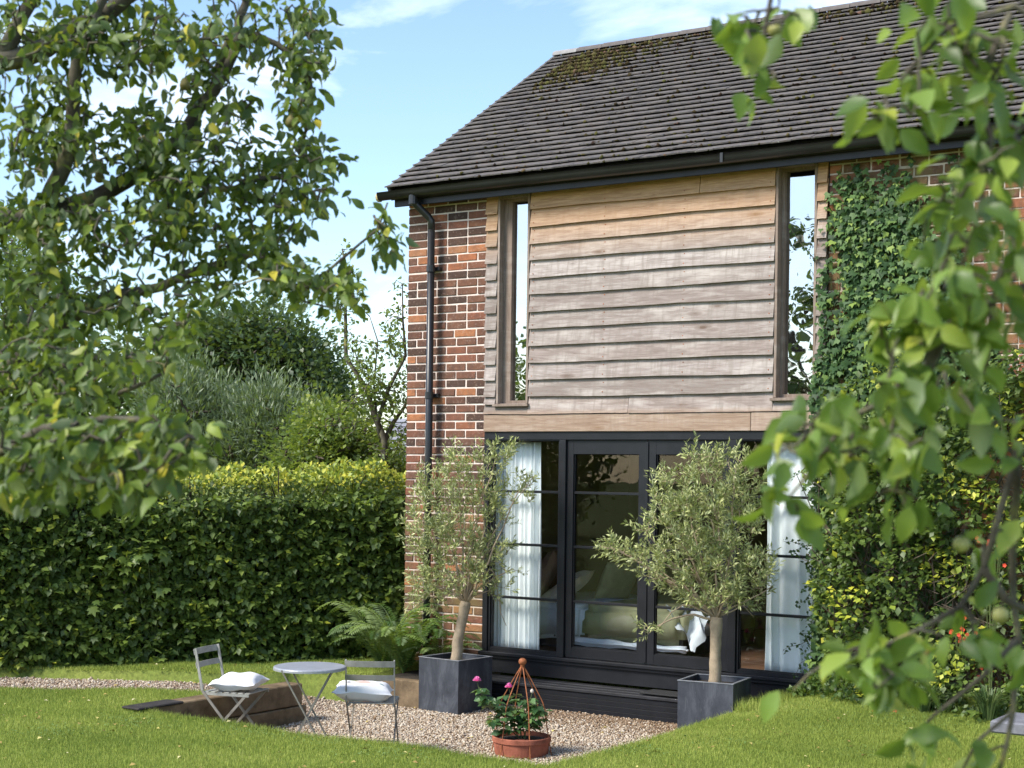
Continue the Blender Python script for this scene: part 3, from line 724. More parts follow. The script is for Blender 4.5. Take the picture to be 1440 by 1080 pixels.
def tile_V(cx, c, jit, lift, lastlen=None):
    w_ = TW - .003; ln = GA * 1.9; th = .011; tilt = .23
    o = np.array([cx, EY, EZ]) + sd_ * (c * GA)
    d_ = sd_ * math.cos(tilt) - sn * math.sin(tilt); nn = np.cross(np.array([1., 0, 0]), d_)
    base = o + sn * (.020 + lift) + sd_ * jit; V = []
    for l_ in (0, ln * .55, ln):
        for s_ in (-w_ / 2, w_ / 2):
            p = base + d_ * l_ + np.array([s_, 0, 0]) - nn * .0; V.append(p + nn * (th / 2 + .003 * (l_ > 0) * (l_ < ln))); V.append(p - nn * th / 2)
    return V
TF = [(0, 2, 6, 4), (4, 6, 10, 8), (1, 5, 7, 3), (5, 9, 11, 7), (0, 1, 3, 2), (8, 10, 11, 9), (0, 4, 5, 1), (4, 8, 9, 5), (2, 3, 7, 6), (6, 7, 11, 10)]
ref = np.array(tile_V(0, 0, 0, 0)); org = np.array([0, EY, EZ]); tile_me = [newmesh('roof_tile', ref - org, TF, M['tile'])]
allt = []
for c in range(NC):
    off = (TW / 2 if c % 2 else 0); x = -.09 + TW / 2 - off
    while x < 9.5:
        xx = max(x, -.09 + TW / 2); allt.append((xx, c)); x += TW
pos = np.array([[x, EY + sd_[1] * c * GA, EZ + sd_[2] * c * GA] for x, c in allt])
dd_ = (pos - CAM); zz = dd_ @ F_; ppx = 720 + FPX * (dd_ @ R_) / zz; ppy = 660 - FPX * (dd_ @ U_) / zz
vis = (ppx > 540) & (ppx < 1290) & (ppy > -20) & (zz > 0)
order = sorted([i for i in range(len(allt)) if vis[i]], key=lambda i: zz[i])[:300]; oset = set(order)
V = []; F = []; T = []
for i, (x, c) in enumerate(allt):
    jit = random.uniform(-.004, .004) - (.012 if random.random() < .02 else 0); lift = random.uniform(0, .002) + (.004 if random.random() < .03 else 0)
    if i in oset:
        inst('roof_tile', tile_me[0], roof, np.array([x, EY, EZ]) + sd_ * (c * GA + jit) + sn * lift, (random.uniform(-.012, .012), random.uniform(-.014, .014), 0))
    else:
        v = tile_V(x, c, jit, lift); n0 = len(V); rz_ = random.uniform(-.002, .002)
        v = [p + sn * (rz_ * (1 if k % 4 < 2 else -1)) for k, p in enumerate(v)]
        V += v; F += [tuple(q + n0 for q in f) for f in TF]; T += [random.random()] * 12
obj('roof_tiles', np.array(V), F, M['tile'], roof, tint=T, kind='stuff')
M['ridge'] = m_plain('ridge_tile', (.12, .105, .10), .8, 0, .3, 9, .4, .2)
M['ridge_pale'] = m_plain('pale_ridge_tile', (.26, .25, .245), .8, 0, .3, 9, .4, .2)
rr = random.Random(3); x = -.09
while x < 7.5:
    ln = .30; mb = MB(); n = 7; V = []; F = []
    for xx, r1 in ((x, .112), (x + ln - .008, .106)):
        for rad in (r1, r1 - .014):
            for k in range(n):
                a = math.pi * k / (n - 1); V.append((xx, RY + rad * math.cos(a) * 1.1, RZ - .035 + rad * .62 * math.sin(a) + rr.uniform(-.001, .001)))
    for k in range(n - 1): F += [(k, k + 1, 2 * n + k + 1, 2 * n + k), (n + k, 3 * n + k, 3 * n + k + 1, n + k + 1), (k, n + k, n + k + 1, k + 1), (2 * n + k, 2 * n + k + 1, 3 * n + k + 1, 3 * n + k)]
    F += [(0, 2 * n, 3 * n, n), (n - 1, 2 * n - 1, 4 * n - 1, 3 * n - 1)]
    obj('ridge_tile', V, F, M['ridge'] if x > .15 else M['ridge_pale'], roof, origin=(x, RY, RZ)); x += ln
# moss cushions near the verge and ridge and dotted over the courses
ms = []; sz = []
for i in range(2600):
    u = random.random()
    if u < .30: x = abs(random.gauss(.35, .28)) + .2; c = NC - 1 - abs(random.gauss(2.5, 2.5))
    elif u < .55: x = random.uniform(.3, 6.5); c = NC - .3 - abs(random.gauss(0, .8))
    else: x = random.uniform(.3, 7.5); c = random.uniform(0, NC)
    if c < 0: continue
    ci = int(c); p = np.array([x, EY, EZ]) + sd_ * (ci * GA - .002) + sn * .020; ms.append(p); sz.append(random.uniform(.006, .022) * (1.3 if u < .55 else .9))
ms = np.array(ms); sz = np.array(sz); n = len(ms)
Vo = np.array([(1, 0, 0), (-1, 0, 0), (0, 1, 0), (0, -1, 0), (0, 0, .8), (0, 0, -.8), (.7, .7, .3), (-.7, .7, .3)], float)
Fo = np.array([(4, 0, 6), (4, 6, 2), (4, 2, 7), (4, 7, 1), (4, 1, 3), (4, 3, 0), (5, 2, 0), (5, 1, 2), (5, 3, 1), (5, 0, 3)])
P = Vo[None] * sz[:, None, None] * rng.uniform(.6, 1.5, (n, 1, 3)) + rng.normal(size=(n, 8, 3)) * sz[:, None, None] * .2 + ms[:, None, :]
obj('moss', P.reshape(-1, 3), (Fo[None] + (np.arange(n) * 8)[:, None, None]).reshape(-1, 3), m_tint('moss', [(0, (.035, .022, .018)), (.5, (.06, .05, .02)), (.85, (.09, .09, .03)), (1, (.14, .08, .06))], .95, .05), roof, tint=np.repeat(rng.random(n), 8), kind='stuff')

# ------------------------------------------------------------------ the bedroom behind the glass
rm = empty('bedroom_interior', (2.4, 2.0, .34), label='dim brown bedroom seen through the glazed doors', cat='room')
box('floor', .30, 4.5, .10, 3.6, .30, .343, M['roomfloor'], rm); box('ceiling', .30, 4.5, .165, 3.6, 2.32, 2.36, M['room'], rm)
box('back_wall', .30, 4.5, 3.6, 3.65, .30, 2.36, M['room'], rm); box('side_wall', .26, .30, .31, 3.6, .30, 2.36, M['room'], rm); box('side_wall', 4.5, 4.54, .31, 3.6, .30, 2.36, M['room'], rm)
bed = empty('bed', (1.6, 1.6, .343), label='double bed with an olive blanket seen through the left door', cat='bed')
box('bed_base', .42, 2.42, .86, 2.3, .345, .52, M['sleeper_dark'], bed)
def rounded(x0, x1, y0, y1, z0, z1, r, mat, name, parent, wr=0.0, seed=0):
    import bmesh
    bm = bmesh.new(); bmesh.ops.create_cube(bm, size=1)
    for v in bm.verts: v.co = ((x0 + x1) / 2 + v.co.x * (x1 - x0), (y0 + y1) / 2 + v.co.y * (y1 - y0), (z0 + z1) / 2 + v.co.z * (z1 - z0))
    bmesh.ops.bevel(bm, geom=bm.edges[:], offset=r, segments=4, affect='EDGES')
    bmesh.ops.subdivide_edges(bm, edges=[e for e in bm.edges if e.calc_length() > .25], cuts=14, use_grid_fill=True)
    if wr:
        for v in bm.verts: v.co += v.normal * (wr * noise.noise(v.co * 6 + Vector((seed, 0, 0))))
    V = [tuple(v.co) for v in bm.verts]; F = [tuple(q.index for q in f.verts) for f in bm.faces]; bm.free()
    return obj(name, V, F, mat, parent, smooth=True)
rounded(.44, 2.40, .88, 2.28, .50, .70, .06, M['sheet'], 'mattress', bed)
rounded(.50, 1.42, .80, 2.34, .42, .745, .05, M['sheet'], 'sheet', bed, .02, 3)
rounded(1.40, 2.44, .79, 2.35, .44, .755, .06, M['blanket'], 'blanket', bed, .015, 9)
rounded(1.30, 2.50, .775, .86, .385, .45, .025, M['sheet'], 'valance', bed, .03, 5)
box('headboard', .34, .41, .86, 2.3, .345, 1.15, M['wood_in'], bed)
def pillow_V(w_, d_, h_, n=14, pinch=.12):
    V = []; F = []
    for s_ in (1, -1):
        for i in range(n + 1):
            for j in range(n + 1):
                u = i / n * 2 - 1; v = j / n * 2 - 1; e = (1 - abs(u) ** 2.6) * (1 - abs(v) ** 2.6); z = s_ * h_ / 2 * max(e, 0) ** .42
                k = 1 - pinch * (1 - (u * v) ** 2) * (max(abs(u), abs(v)) ** 4)
                V.append((u * w_ / 2 * k, v * d_ / 2 * k, z))
    N = (n + 1) ** 2
    for i in range(n):
        for j in range(n):
            a = i * (n + 1) + j; b = a + n + 1; F += [(a, b, b + 1, a + 1), (N + a, N + a + 1, N + b + 1, N + b)]
    return np.array(V), F
def pillow(name, w_, d_, h_, mat, loc, rot, label, cat='pillow', lump=.01, group=None):
    V, F = pillow_V(w_, d_, h_); s_ = random.random() * 20
    V = np.array([np.array(v) + np.array([0, 0, lump * noise.noise(Vector(v) * 9 + Vector((s_, 0, 0)))]) for v in V])
    o = obj(name, V, F, mat, None, origin=(0, 0, 0), smooth=True); o.location = loc; o.rotation_euler = rot
    return tag(o, label, cat, group)
pillow('pillow', .62, .44, .17, M['pillow_b'], (.72, 1.25, .96), (R(10), R(-62), R(10)), 'dusky rose pillow upright at the head of the bed', group='pillows on the bed')
pillow('pillow', .6, .44, .16, M['pillow_a'], (1.00, 1.15, .84), (R(6), R(-35), R(8)), 'cream pillow lying in front of the dusky rose pillow', group='pillows on the bed')
pillow('pillow', .45, .45, .16, M['blanket'], (1.30, 1.65, .92), (R(0), R(-60), R(-20)), 'olive cushion standing on the far side of the bed', group='pillows on the bed')
pillow('pillow', .5, .42, .15, M['cushion'], (.62, 1.0, 1.0), (R(0), R(-75), R(40)), 'pale pillow behind the left hand side light', group='pillows on the bed')
# throw falling off the foot of the bed
V = []; F = []; nu, nv = 16, 8
for i in range(nu + 1):
    for j in range(nv + 1):
        u = i / nu; v = j / nv; x = 2.24 + .36 * u + .03 * math.sin(v * 9 + u * 4); y = .80 + .25 * v + .03 * math.sin(u * 12)
        z = .77 - .34 * max(0, (u - .0)) * (1 - v) + .03 * math.sin(u * 14 + v * 5) - .05 * u; V.append((x, y, z))
for i in range(nu):
    for j in range(nv): a = i * (nv + 1) + j; F.append((a, a + nv + 1, a + nv + 2, a + 1))
th = obj('throw', V, F, M['sheet'], None, smooth=True); tag(th, 'pale blue throw slipping off the foot of the bed behind the right door', 'throw')
def curtain(x0, x1, z0, z1, y, folds, label, amp=.030, topgather=.78):
    nx, nz = 110, 20; V = []; F = []; s_ = random.random() * 5
    for j in range(nz + 1):
        v = j / nz; g_ = 1 - (1 - topgather) * v ** 1.5
        for i in range(nx + 1):
            u = i / nx; ph = u * folds * 2 * math.pi + .8 * math.sin(u * 7 + s_); a = amp * (.7 + .5 * math.sin(u * 11 + s_)) * (1 - .35 * v)
            V.append((x0 + (x1 - x0) * u * g_ + .01 * math.sin(ph * .5 + v * 3), y + a * math.sin(ph + .3 * math.sin(v * 4)), z0 + (z1 - z0) * v))
    for j in range(nz):
        for i in range(nx): a = j * (nx + 1) + i; F.append((a, a + 1, a + nx + 2, a + nx + 1))
    o = obj('curtain', V, F, M['curtain'], None, smooth=True, origin=(x0, y, z0)); md = o.modifiers.new('s', 'SOLIDIFY'); md.thickness = .003
    tag(o, label, 'curtain', 'curtains inside the glazed screen')
curtain(.90, 1.40, .375, 2.215, .15, 10, 'pale sage curtain gathered at the left side light', topgather=.96)
curtain(3.525, 4.06, .375, 2.215, .15, 5, 'pale sage curtain gathered at the right side light beside the ivy', .034, .94)

# fallen leaves and clover on the lawn and gravel
M['fallen'] = m_tint('fallen_leaf', [(0, (.16, .09, .04)), (.5, (.40, .30, .10)), (.8, (.55, .48, .16)), (1, (.62, .56, .34))], .8, .1)
n = 900; x = rng.uniform(-2.5, 7.5, n); y = rng.uniform(-6.5, .3, n); k = frame_mask(np.stack([x, y, lawn_z(x, y)], 1), 60, 40) & ~((y > -.32) & (x > .3) & (x < 4.1)); x = x[k]; y = y[k]; n = len(x)
z = np.where(in_path(x, y) | in_patio(x, y), gravel_z(x, y) + .012, lawn_z(x, y) + .020)
tag(leafmesh('fallen_leaves', T_diamond(.34, .12, .15), np.stack([x, y, z], 1), rand_unit(n) * [1, 1, .15], np.array([0, 0, 1.]) + rand_unit(n) * .35, rng.uniform(.018, .045, n), M['fallen'], kind='stuff'), 'yellow and brown leaves fallen on the lawn and the gravel', 'fallen leaves')
n = 16000; cx = rng.uniform(-1, 7.2, 60); cy = rng.uniform(-6.5, -.3, 60); i = rng.integers(0, 60, n); x = cx[i] + rng.normal(size=n) * .16; y = cy[i] + rng.normal(size=n) * .12; k = ~in_path(x, y) & ~in_patio(x, y) & (y < -.25) & frame_mask(np.stack([x, y, lawn_z(x, y)], 1), 20, 20); x = x[k]; y = y[k]; n = len(x)
tag(leafmesh('clover', T_diamond(.45, .03, .05), np.stack([x, y, lawn_z(x, y) + .018], 1), rand_unit(n) * [1, 1, .3], np.array([0, 0, 1.]) + rand_unit(n) * .3, rng.uniform(.008, .015, n), m_tint('clover', [(0, (.09, .16, .04)), (1, (.18, .26, .07))], .6, .3), kind='stuff'), 'patches of clover growing through the lawn', 'clover')

# ------------------------------------------------------------------ foliage materials
G = {}
G['hedge'] = m_leaf('beech_leaf', [(0, (.040, .072, .015)), (.35, (.090, .14, .025)), (.68, (.17, .24, .038)), (.8, (.29, .36, .045)), (.9, (.46, .48, .05)), (1, (.68, .60, .06))], .28, .5)
G['dark'] = m_leaf('dark_leaf', [(0, (.020, .042, .014)), (.6, (.045, .085, .025)), (1, (.11, .16, .04))], .22, .45)
G['grey'] = m_leaf('grey_leaf', [(0, (.07, .10, .05)), (.6, (.14, .19, .10)), (1, (.24, .29, .17))], .25, .5)
G['yellow'] = m_leaf('yellow_green_leaf', [(0, (.06, .10, .02)), (.5, (.14, .20, .035)), (1, (.34, .36, .05))], .35, .45)
G['mid'] = m_leaf('mid_leaf', [(0, (.045, .085, .02)), (.6, (.10, .16, .035)), (1, (.20, .27, .06))], .35, .45)
PEAR = [(0, (.030, .056, .014)), (.40, (.065, .11, .024)), (.72, (.125, .185, .034)), (.93, (.25, .32, .04)), (1, (.48, .40, .04))]
G['pear'] = m_leaf('pear_leaf', PEAR, .28, .5, spec=.3); G['pear_o'] = m_leaf('pear_leaf_single', PEAR, .28, .5, obj_rand=True, spec=.3)
APPLE = [(0, (.065, .12, .022)), (.4, (.12, .20, .034)), (.75, (.21, .31, .06)), (.92, (.32, .40, .06)), (1, (.42, .44, .06))]
G['apple'] = m_leaf('apple_leaf', APPLE, .42, .42); G['apple_o'] = m_leaf('apple_leaf_single', APPLE, .42, .42, obj_rand=True)
G['olive'] = m_leaf('olive_leaf', [(0, (.18, .20, .065)), (.4, (.40, .43, .15)), (.75, (.60, .62, .27)), (1, (.76, .76, .45))], .2, .5)
G['ivy'] = m_leaf('ivy_leaf', [(0, (.018, .045, .014)), (.5, (.045, .095, .03)), (.85, (.10, .17, .05)), (1, (.22, .30, .06))], .15, .55, spec=.25)
G['fern'] = m_leaf('fern_leaf', [(0, (.05, .11, .022)), (.6, (.12, .21, .045)), (1, (.24, .33, .08))], .35, .5)
G['rose'] = m_leaf('rose_leaf', [(0, (.03, .085, .03)), (.6, (.06, .14, .045)), (1, (.16, .26, .08))], .25, .4, obj_rand=True)

# ------------------------------------------------------------------ hedge behind the path
HA, HB = np.array([-4.9, -5.8]), np.array([.02, .47]); hl = np.linalg.norm(HB - HA); hu = (HB - HA) / hl; hn = np.array([hu[1], -hu[0]])
def hedge_top(s): return 1.69 + .045 * np.sin(s * 1.9) + .03 * np.sin(s * 4.3 + 1) - .10 * smooth((s - hl + .9) / .9)
hedge = empty('beech_hedge', (float(HA[0] + hu[0] * hl / 2), float(HA[1] + hu[1] * hl / 2), .2), label='tall clipped beech hedge with yellow sunlit new growth on top behind the path', cat='hedge')
def hedge_leaves(n, top=False):
    s = rng.uniform(1.0, hl, n); k = rng.random(n)
    if not top:
        v = rng.random(n); z = .18 + v * (hedge_top(s) - .16); w = rng.exponential(.09, n) - .03; w = np.clip(w, -.07, .5)
        w -= .05 * np.sin(s * 3.1 + z * 2) + .035 * np.sin(s * 7 + z * 9) + .050 * np.sin(z * 38 + 3 * np.sin(s * 5.3) + 2 * np.sin(s * 11 + z * 3)) + .03 * np.sin(s * 23 + 5 * np.sin(z * 9))
        w += .05 * np.clip(.45 - z, 0, 1)
    else:
        w = rng.random(n) * .9; z = hedge_top(s) + .22 + .05 * np.sin(s * 6 + w * 5) - rng.exponential(.08, n) + .05 * np.sin(s * 13) * np.sin(w * 11)
    p = np.stack([HA[0] + hu[0] * s - hn[0] * w, HA[1] + hu[1] * s - hn[1] * w, z], 1)
    o3 = np.array([hn[0], hn[1], 0]); 
    d = o3 * rng.uniform(.3, 1.1, n)[:, None] + rand_unit(n) * .9 + np.array([0, 0, -.25]) * (0 if top else 1)
    if top: d = rand_unit(n) * .8 + np.array([0, 0, .7])
    nm = np.array([0, 0, 1.0]) + o3 * .55 + rand_unit(n) * .55
    if not top: tipy = np.sin(z * 38 + 3 * np.sin(s * 5.3) + 2 * np.sin(s * 11 + z * 3))
    clump = .5 + .5 * np.sin(s * 5 + 2 * np.sin(z * 4)) * np.sin(z * 6 + s)
    t = np.clip(rng.random(n) * .55 + .18 * clump, 0, 1)
    hi = smooth((z - (hedge_top(s) - .02)) / .20); t = np.where(rng.random(n) < hi * .8, .74 + rng.random(n) * .26, t)  # yellow is golden new growth, with sun on the hedge top tinted in too
    fl = (rng.random(n) < (.05 if top else .03 + .10 * np.clip(tipy, 0, 1) * (clump > .45))); t = np.where(fl, .7 + rng.random(n) * .20, t)
    return p, d, nm, t
p, d, nm, t = hedge_leaves(46000); leafmesh('foliage', T_diamond(.33, .05, .10), p, d, nm, rng.uniform(.045, .09, len(p)), G['hedge'], hedge, t, kind='stuff')
p, d, nm, t = hedge_leaves(17000, True); leafmesh('top_growth', T_diamond(.33, .05, .10), p, d, nm, rng.uniform(.035, .065, len(p)), G['hedge'], hedge, t, kind='stuff')
mb = MB()
for i in range(420):
    s = random.uniform(1, hl); z0 = random.uniform(.15, 1.5); w0 = random.uniform(.25, .6)
    a = np.array([HA[0] + hu[0] * s - hn[0] * w0, HA[1] + hu[1] * s - hn[1] * w0, z0]); e = random.uniform(.0, .2); ds = random.uniform(-.4, .4)
    b = np.array([HA[0] + hu[0] * (s + ds) - hn[0] * e, HA[1] + hu[1] * (s + ds) - hn[1] * e, z0 + random.uniform(.1, .6)]); mb.tube([a, (a + b) / 2 + rng.normal(size=3) * .03, b], [.012, .008, .004], 4, False)
s = 1.2
while s < hl:
    a = np.array([HA[0] + hu[0] * s - hn[0] * .35, HA[1] + hu[1] * s - hn[1] * .35, .1]); mb.tube([a, a + [.03, .02, .8], a + [0, 0, 1.5]], [.04, .03, .015], 6); s += .38
mb.build('branches', M['bark'], hedge, kind='stuff')
core = MB()  # plain dark slab added to stand in for the hedge's shaded inside
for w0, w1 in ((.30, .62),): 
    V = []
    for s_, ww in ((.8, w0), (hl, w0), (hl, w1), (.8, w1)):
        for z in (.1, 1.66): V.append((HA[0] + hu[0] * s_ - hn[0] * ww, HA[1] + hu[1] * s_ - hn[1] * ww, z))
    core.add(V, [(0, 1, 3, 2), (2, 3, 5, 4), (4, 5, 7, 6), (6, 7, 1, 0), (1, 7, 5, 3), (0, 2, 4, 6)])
core.build('dark_core', m_plain('dark_core', (.022, .026, .012), .95, 0, .7, 26, .9, .05), hedge)
# a young maple seedling growing out of the hedge face
mp_o = empty('maple_seedling', (float(HA[0] + hu[0] * 5.75 + hn[0] * .05), float(HA[1] + hu[1] * 5.75 + hn[1] * .05), .2), label='pale green maple shoots with broad lobed leaves growing through the hedge', cat='seedling')
def T_maple():
    a = [(0, 0), (-.28, .02), (-.5, .22), (-.3, .30), (-.55, .62), (-.18, .55), (0, 1), (.18, .55), (.55, .62), (.3, .30), (.5, .22), (.28, .02)]
    V = np.array([(x, y, -.08 * (x * x + y * y)) for x, y in a] + [(0, .32, .03)]); return V, np.array([(12, (i + 1) % 12, i) for i in range(12)])
mbp = []; 
for cx, cy, n in ((205, 775, 10), (170, 790, 7), (225, 835, 4), (128, 858, 3), (110, 900, 4), (350, 868, 2), (205, 915, 2), (220, 760, 4)):
    for i in range(n): mbp.append((cx + random.gauss(0, 15), cy + random.gauss(0, 9)))
def on_hedge(px, py, off):
    d = at(px, py, 1) - CAM; h3 = np.array([hn[0], hn[1], 0]); o = np.array([HA[0], HA[1], 0]) + h3 * off; tt = ((o - CAM) @ h3) / (d @ h3); return CAM + d * tt
lp = np.array([on_hedge(x, y, random.uniform(.06, .14)) for x, y in mbp]); n = len(lp)
leafmesh('leaf', T_maple(), lp, np.array([hn[0] * .6, hn[1] * .6, -.3]) + rand_unit(n) * .5, np.array([hn[0] * .5, hn[1] * .5, 1.]) + rand_unit(n) * .3, rng.uniform(.08, .12, n), G['mid'], mp_o, rng.uniform(.5, 1, n), kind='stuff')
mb = MB(); st0 = on_hedge(215, 915, -.15)
for i in (0, 5, 12, 20, 25): mb.tube([st0 + [0, 0, -.1 * (i % 3)], (st0 + lp[i % n]) / 2 + [0, 0, .1], lp[i % n]], [.008, .006, .003], 5, False)
mb.build('stem', M['stem'], mp_o)

# ------------------------------------------------------------------ trees and shrubs beyond the hedge
def gz_at(p): return .2
def bgtree(name, label, cat, D, base, ells, ncl, lpc, tmpl, size, mat, crad=.28, trunk_r=.14, dd=1.2, upright=0.0, group=None, limbs=None, barkm=None, twig=.012, tmin=0, tmax=1, light=.25):
    b = at(base[0], base[1], D); b[2] = .15
    t = empty(name, tuple(b), label=label, cat=cat, group=group)
    tot = sum(e[2] * e[3] for e in ells); T = []
    for cx, cy, rx, ry in ells: T.append(pxell(cx, cy, rx, ry, D, max(3, int(ncl * rx * ry / tot)), dd))
    T = np.concatenate(T)
    if limbs is None:
        cen = [at(cx, cy, D) for cx, cy, rx, ry in ells]; m = np.mean(cen, 0); fork = b + (m - b) * .45; L_ = [([b, b + (fork - b) * .5 + [.05, 0, 0], fork], trunk_r, trunk_r * .7)]
        for c in cen: L_.append(([fork, (fork + c) / 2 + [0, 0, .1], c], trunk_r * .5, trunk_r * .15))
    else: L_ = [([at(x, y, D + dz) for x, y, dz in l], r0, r1) for l, r0, r1 in limbs]
    mb = MB(); lp, ld, nodes = grow(mb, L_, T, twig, .25, .0, 4, .25, 7); mb.build('trunk', barkm or M['bark'], t, smooth=True)
    C_ = lp[1::2] if len(lp) > 3 else lp; C_ = np.concatenate([C_, lp[0::2][: len(lp) // 3]])
    k = np.repeat(np.arange(len(C_)), lpc); n = len(k); q = C_[k] + rng.normal(size=(n, 3)) * crad * .6
    out_ = q - C_[k]; d = unit(out_) + rand_unit(n) * .6 + np.array([0, 0, upright]); nm = np.array([0, 0, 1.]) + rand_unit(n) * .7
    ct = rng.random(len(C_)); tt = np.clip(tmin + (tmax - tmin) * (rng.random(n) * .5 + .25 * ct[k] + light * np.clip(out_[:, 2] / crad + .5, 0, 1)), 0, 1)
    leafmesh('crown', tmpl, q, d, nm, rng.uniform(.65, 1.2, n) * size, mat, t, tt, kind=None)
    return t
bgtree('evergreen_oak', 'dense dark green round tree beyond the hedge', 'tree', 24, (370, 700), [(365, 500, 85, 55), (300, 530, 60, 55), (430, 555, 48, 62), (350, 570, 100, 45), (455, 590, 28, 38), (280, 480, 30, 28)], 620, 44, T_diamond(.36), .095, G['dark'], .36, .16, 1.2)
bgtree('leafy_tree', 'pale leafy tree far behind the pear branches at the left edge', 'tree', 30, (90, 700), [(60, 470, 80, 100), (130, 560, 80, 60), (20, 380, 50, 60), (200, 540, 60, 70), (0, 590, 90, 80)], 420, 24, T_diamond(.34), .13, G['mid'], .5, .18, 1.5)
bgtree('willow_shrub', 'grey green feathery shrub left of centre behind the hedge', 'shrub', 19, (290, 700), [(280, 600, 50, 60), (250, 570, 40, 50), (320, 620, 50, 40)], 190, 60, T_narrow(.12), .10, G['grey'], .26, .05, .8, .8, 'feathery grey shrubs')
bgtree('willow_shrub', 'grey green feathery shrub directly below the dark round tree', 'shrub', 18.5, (400, 700), [(400, 610, 50, 45), (370, 590, 40, 35), (430, 640, 40, 35), (340, 640, 60, 30)], 190, 60, T_narrow(.12), .10, G['grey'], .26, .05, .8, .8, 'feathery grey shrubs')
bgtree('yellow_green_bush', 'yellow green bush between the hedge top and the house corner', 'bush', 17, (500, 700), [(460, 620, 45, 40), (500, 625, 35, 32), (530, 660, 45, 28), (440, 650, 60, 35), (560, 675, 30, 22), (450, 590, 25, 22)], 220, 36, T_diamond(.34), .062, G['yellow'], .20, .05, .8)
bgtree('broad_shrub', 'mid green shrub behind the left end of the hedge', 'shrub', 18, (60, 700), [(30, 640, 90, 50), (140, 650, 80, 40), (210, 640, 50, 45)], 200, 34, T_diamond(.36), .08, G['mid'], .24, .06, .8, tmax=.8)
wl = [([(545, 690, 0), (538, 620, 0), (524, 585, 0), (514, 540, .1), (490, 505, .1), (486, 440, .2), (492, 400, .2), (481, 350, .2)], .045, .008),
      ([(538, 625, 0), (530, 590, 0), (549, 545, -.1), (566, 500, -.1), (572, 450, -.1), (566, 400, -.1)], .030, .006), ([(540, 622, 0), (556, 595, .1), (567, 572, .2), (580, 540, .3)], .03, .01), ([(514, 545, .1), (500, 560, .2), (470, 600, .2)], .02, .006), ([(530, 590, 0), (525, 540, 0), (535, 480, 0), (520, 445, 0)], .012, .004)]
bgtree('young_apple_tree', 'sparse young fruit tree with upright thin limbs beside the house corner', 'tree', 16, (545, 690), [(487, 380, 12, 40), (490, 440, 16, 45), (505, 500, 22, 30), (525, 520, 25, 50), (553, 470, 18, 45), (565, 520, 16, 50), (560, 420, 8, 30), (540, 560, 30, 40), (500, 560, 30, 30), (480, 590, 30, 30), (548, 625, 28, 30), (575, 600, 14, 40)], 230, 6, T_diamond(.34), .055, G['yellow'], .06, .045, .35, 0, None, wl, M['lichen'], .004, 0, .9)
# slate roofed outbuilding seen through the gap next to the pier
fb = empty('outbuilding', tuple(at(600, 660, 26) * [1, 1, 0] + [0, 0, .1]), label='low outbuilding with a grey slate roof just left of the brick pier', cat='building')
c0 = at(552, 600, 26); fr = R0; bk = F_
def fbV(l): return [c0 + fr * a + bk * b + np.array([0, 0, z - c0[2]]) for a, b, z in l]
MB().add(fbV([(-.0, 0, .1), (7, 0, .1), (7, 0, 2.0), (-.0, 0, 2.0), (-.0, 4, .1), (7, 4, .1), (7, 4, 2.0), (-.0, 4, 2.0)]), [(0, 1, 2, 3), (4, 7, 6, 5), (0, 3, 7, 4), (1, 5, 6, 2)]).build('wall', M['slate'], fb)
MB().add(fbV([(-.2, -.2, 1.95), (7.2, -.2, 1.95), (7.2, 2, 2.85), (-.2, 2, 2.85), (-.2, 4.2, 1.95), (7.2, 4.2, 1.95), (-.2, -.2, 1.88), (7.2, -.2, 1.88)]), [(0, 1, 2, 3), (3, 2, 5, 4), (0, 3, 4), (1, 5, 2), (6, 7, 1, 0)]).build('roof', M['slate'], fb)
mb = MB()
for i in range(11):
    a = i / 11; mb.add(fbV([(-.22, -.2 + 2.2 * a - .02, 1.97 + .9 * a), (7.2, -.2 + 2.2 * a - .02, 1.97 + .9 * a), (7.2, -.2 + 2.2 * (a + .095), 1.962 + .9 * (a + .09)), (-.22, -.2 + 2.2 * (a + .095), 1.962 + .9 * (a + .09))]), [(0, 1, 2, 3)])
mb.build('slates', M['slate'], fb, kind='stuff')
# trees across the garden, seen only in the window glass
for i, (x, y, h, lab) in enumerate(((-16, -25, 4.8, 'broad garden tree reflected in the left upper window'), (-5.5, -24, 7.5, 'tall garden tree reflected in the right upper window'), (2, -28, 3.2, 'low garden tree reflected in the french doors'), (-19, -24, 3.6, 'round garden tree reflected at the far left of the glass'), (7.5, -26, 3.4, 'garden tree behind the viewer reflected in the side light'))):
    t = empty('garden_tree', (x, y, .15), label=lab, cat='tree', group='trees across the garden')
    T = ellip((x, y, .4 + h * .55), (3.6, 2.5, h * .6), 150 if i != 1 else 105); mb = MB()
    L_ = [([(x, y, .1), (x + .1, y, h * .4), (x, y, h * .8)], .22, .08)] + [([(x, y, h * .35), (x + 1.4 * math.cos(a), y + 1.2 * math.sin(a), h * .6), (x + 2.6 * math.cos(a), y + 1.8 * math.sin(a), h * .9)], .10, .03) for a in (0, 1.2, 2.5, 3.7, 5)]
    lp, ld, _ = grow(mb, L_, T, .02, .4); mb.build('trunk', M['bark'], t)
    k = np.repeat(np.arange(len(lp)), 22 if i != 1 else 14); n = len(k); q = lp[k] + rng.normal(size=(n, 3)) * (.38 if i != 1 else .2); leafmesh('crown', T_diamond(.4), q, rand_unit(n), rand_unit(n) + [0, 0, .8], rng.uniform(.14, .26, n), G['dark' if i % 2 else 'mid'], t)

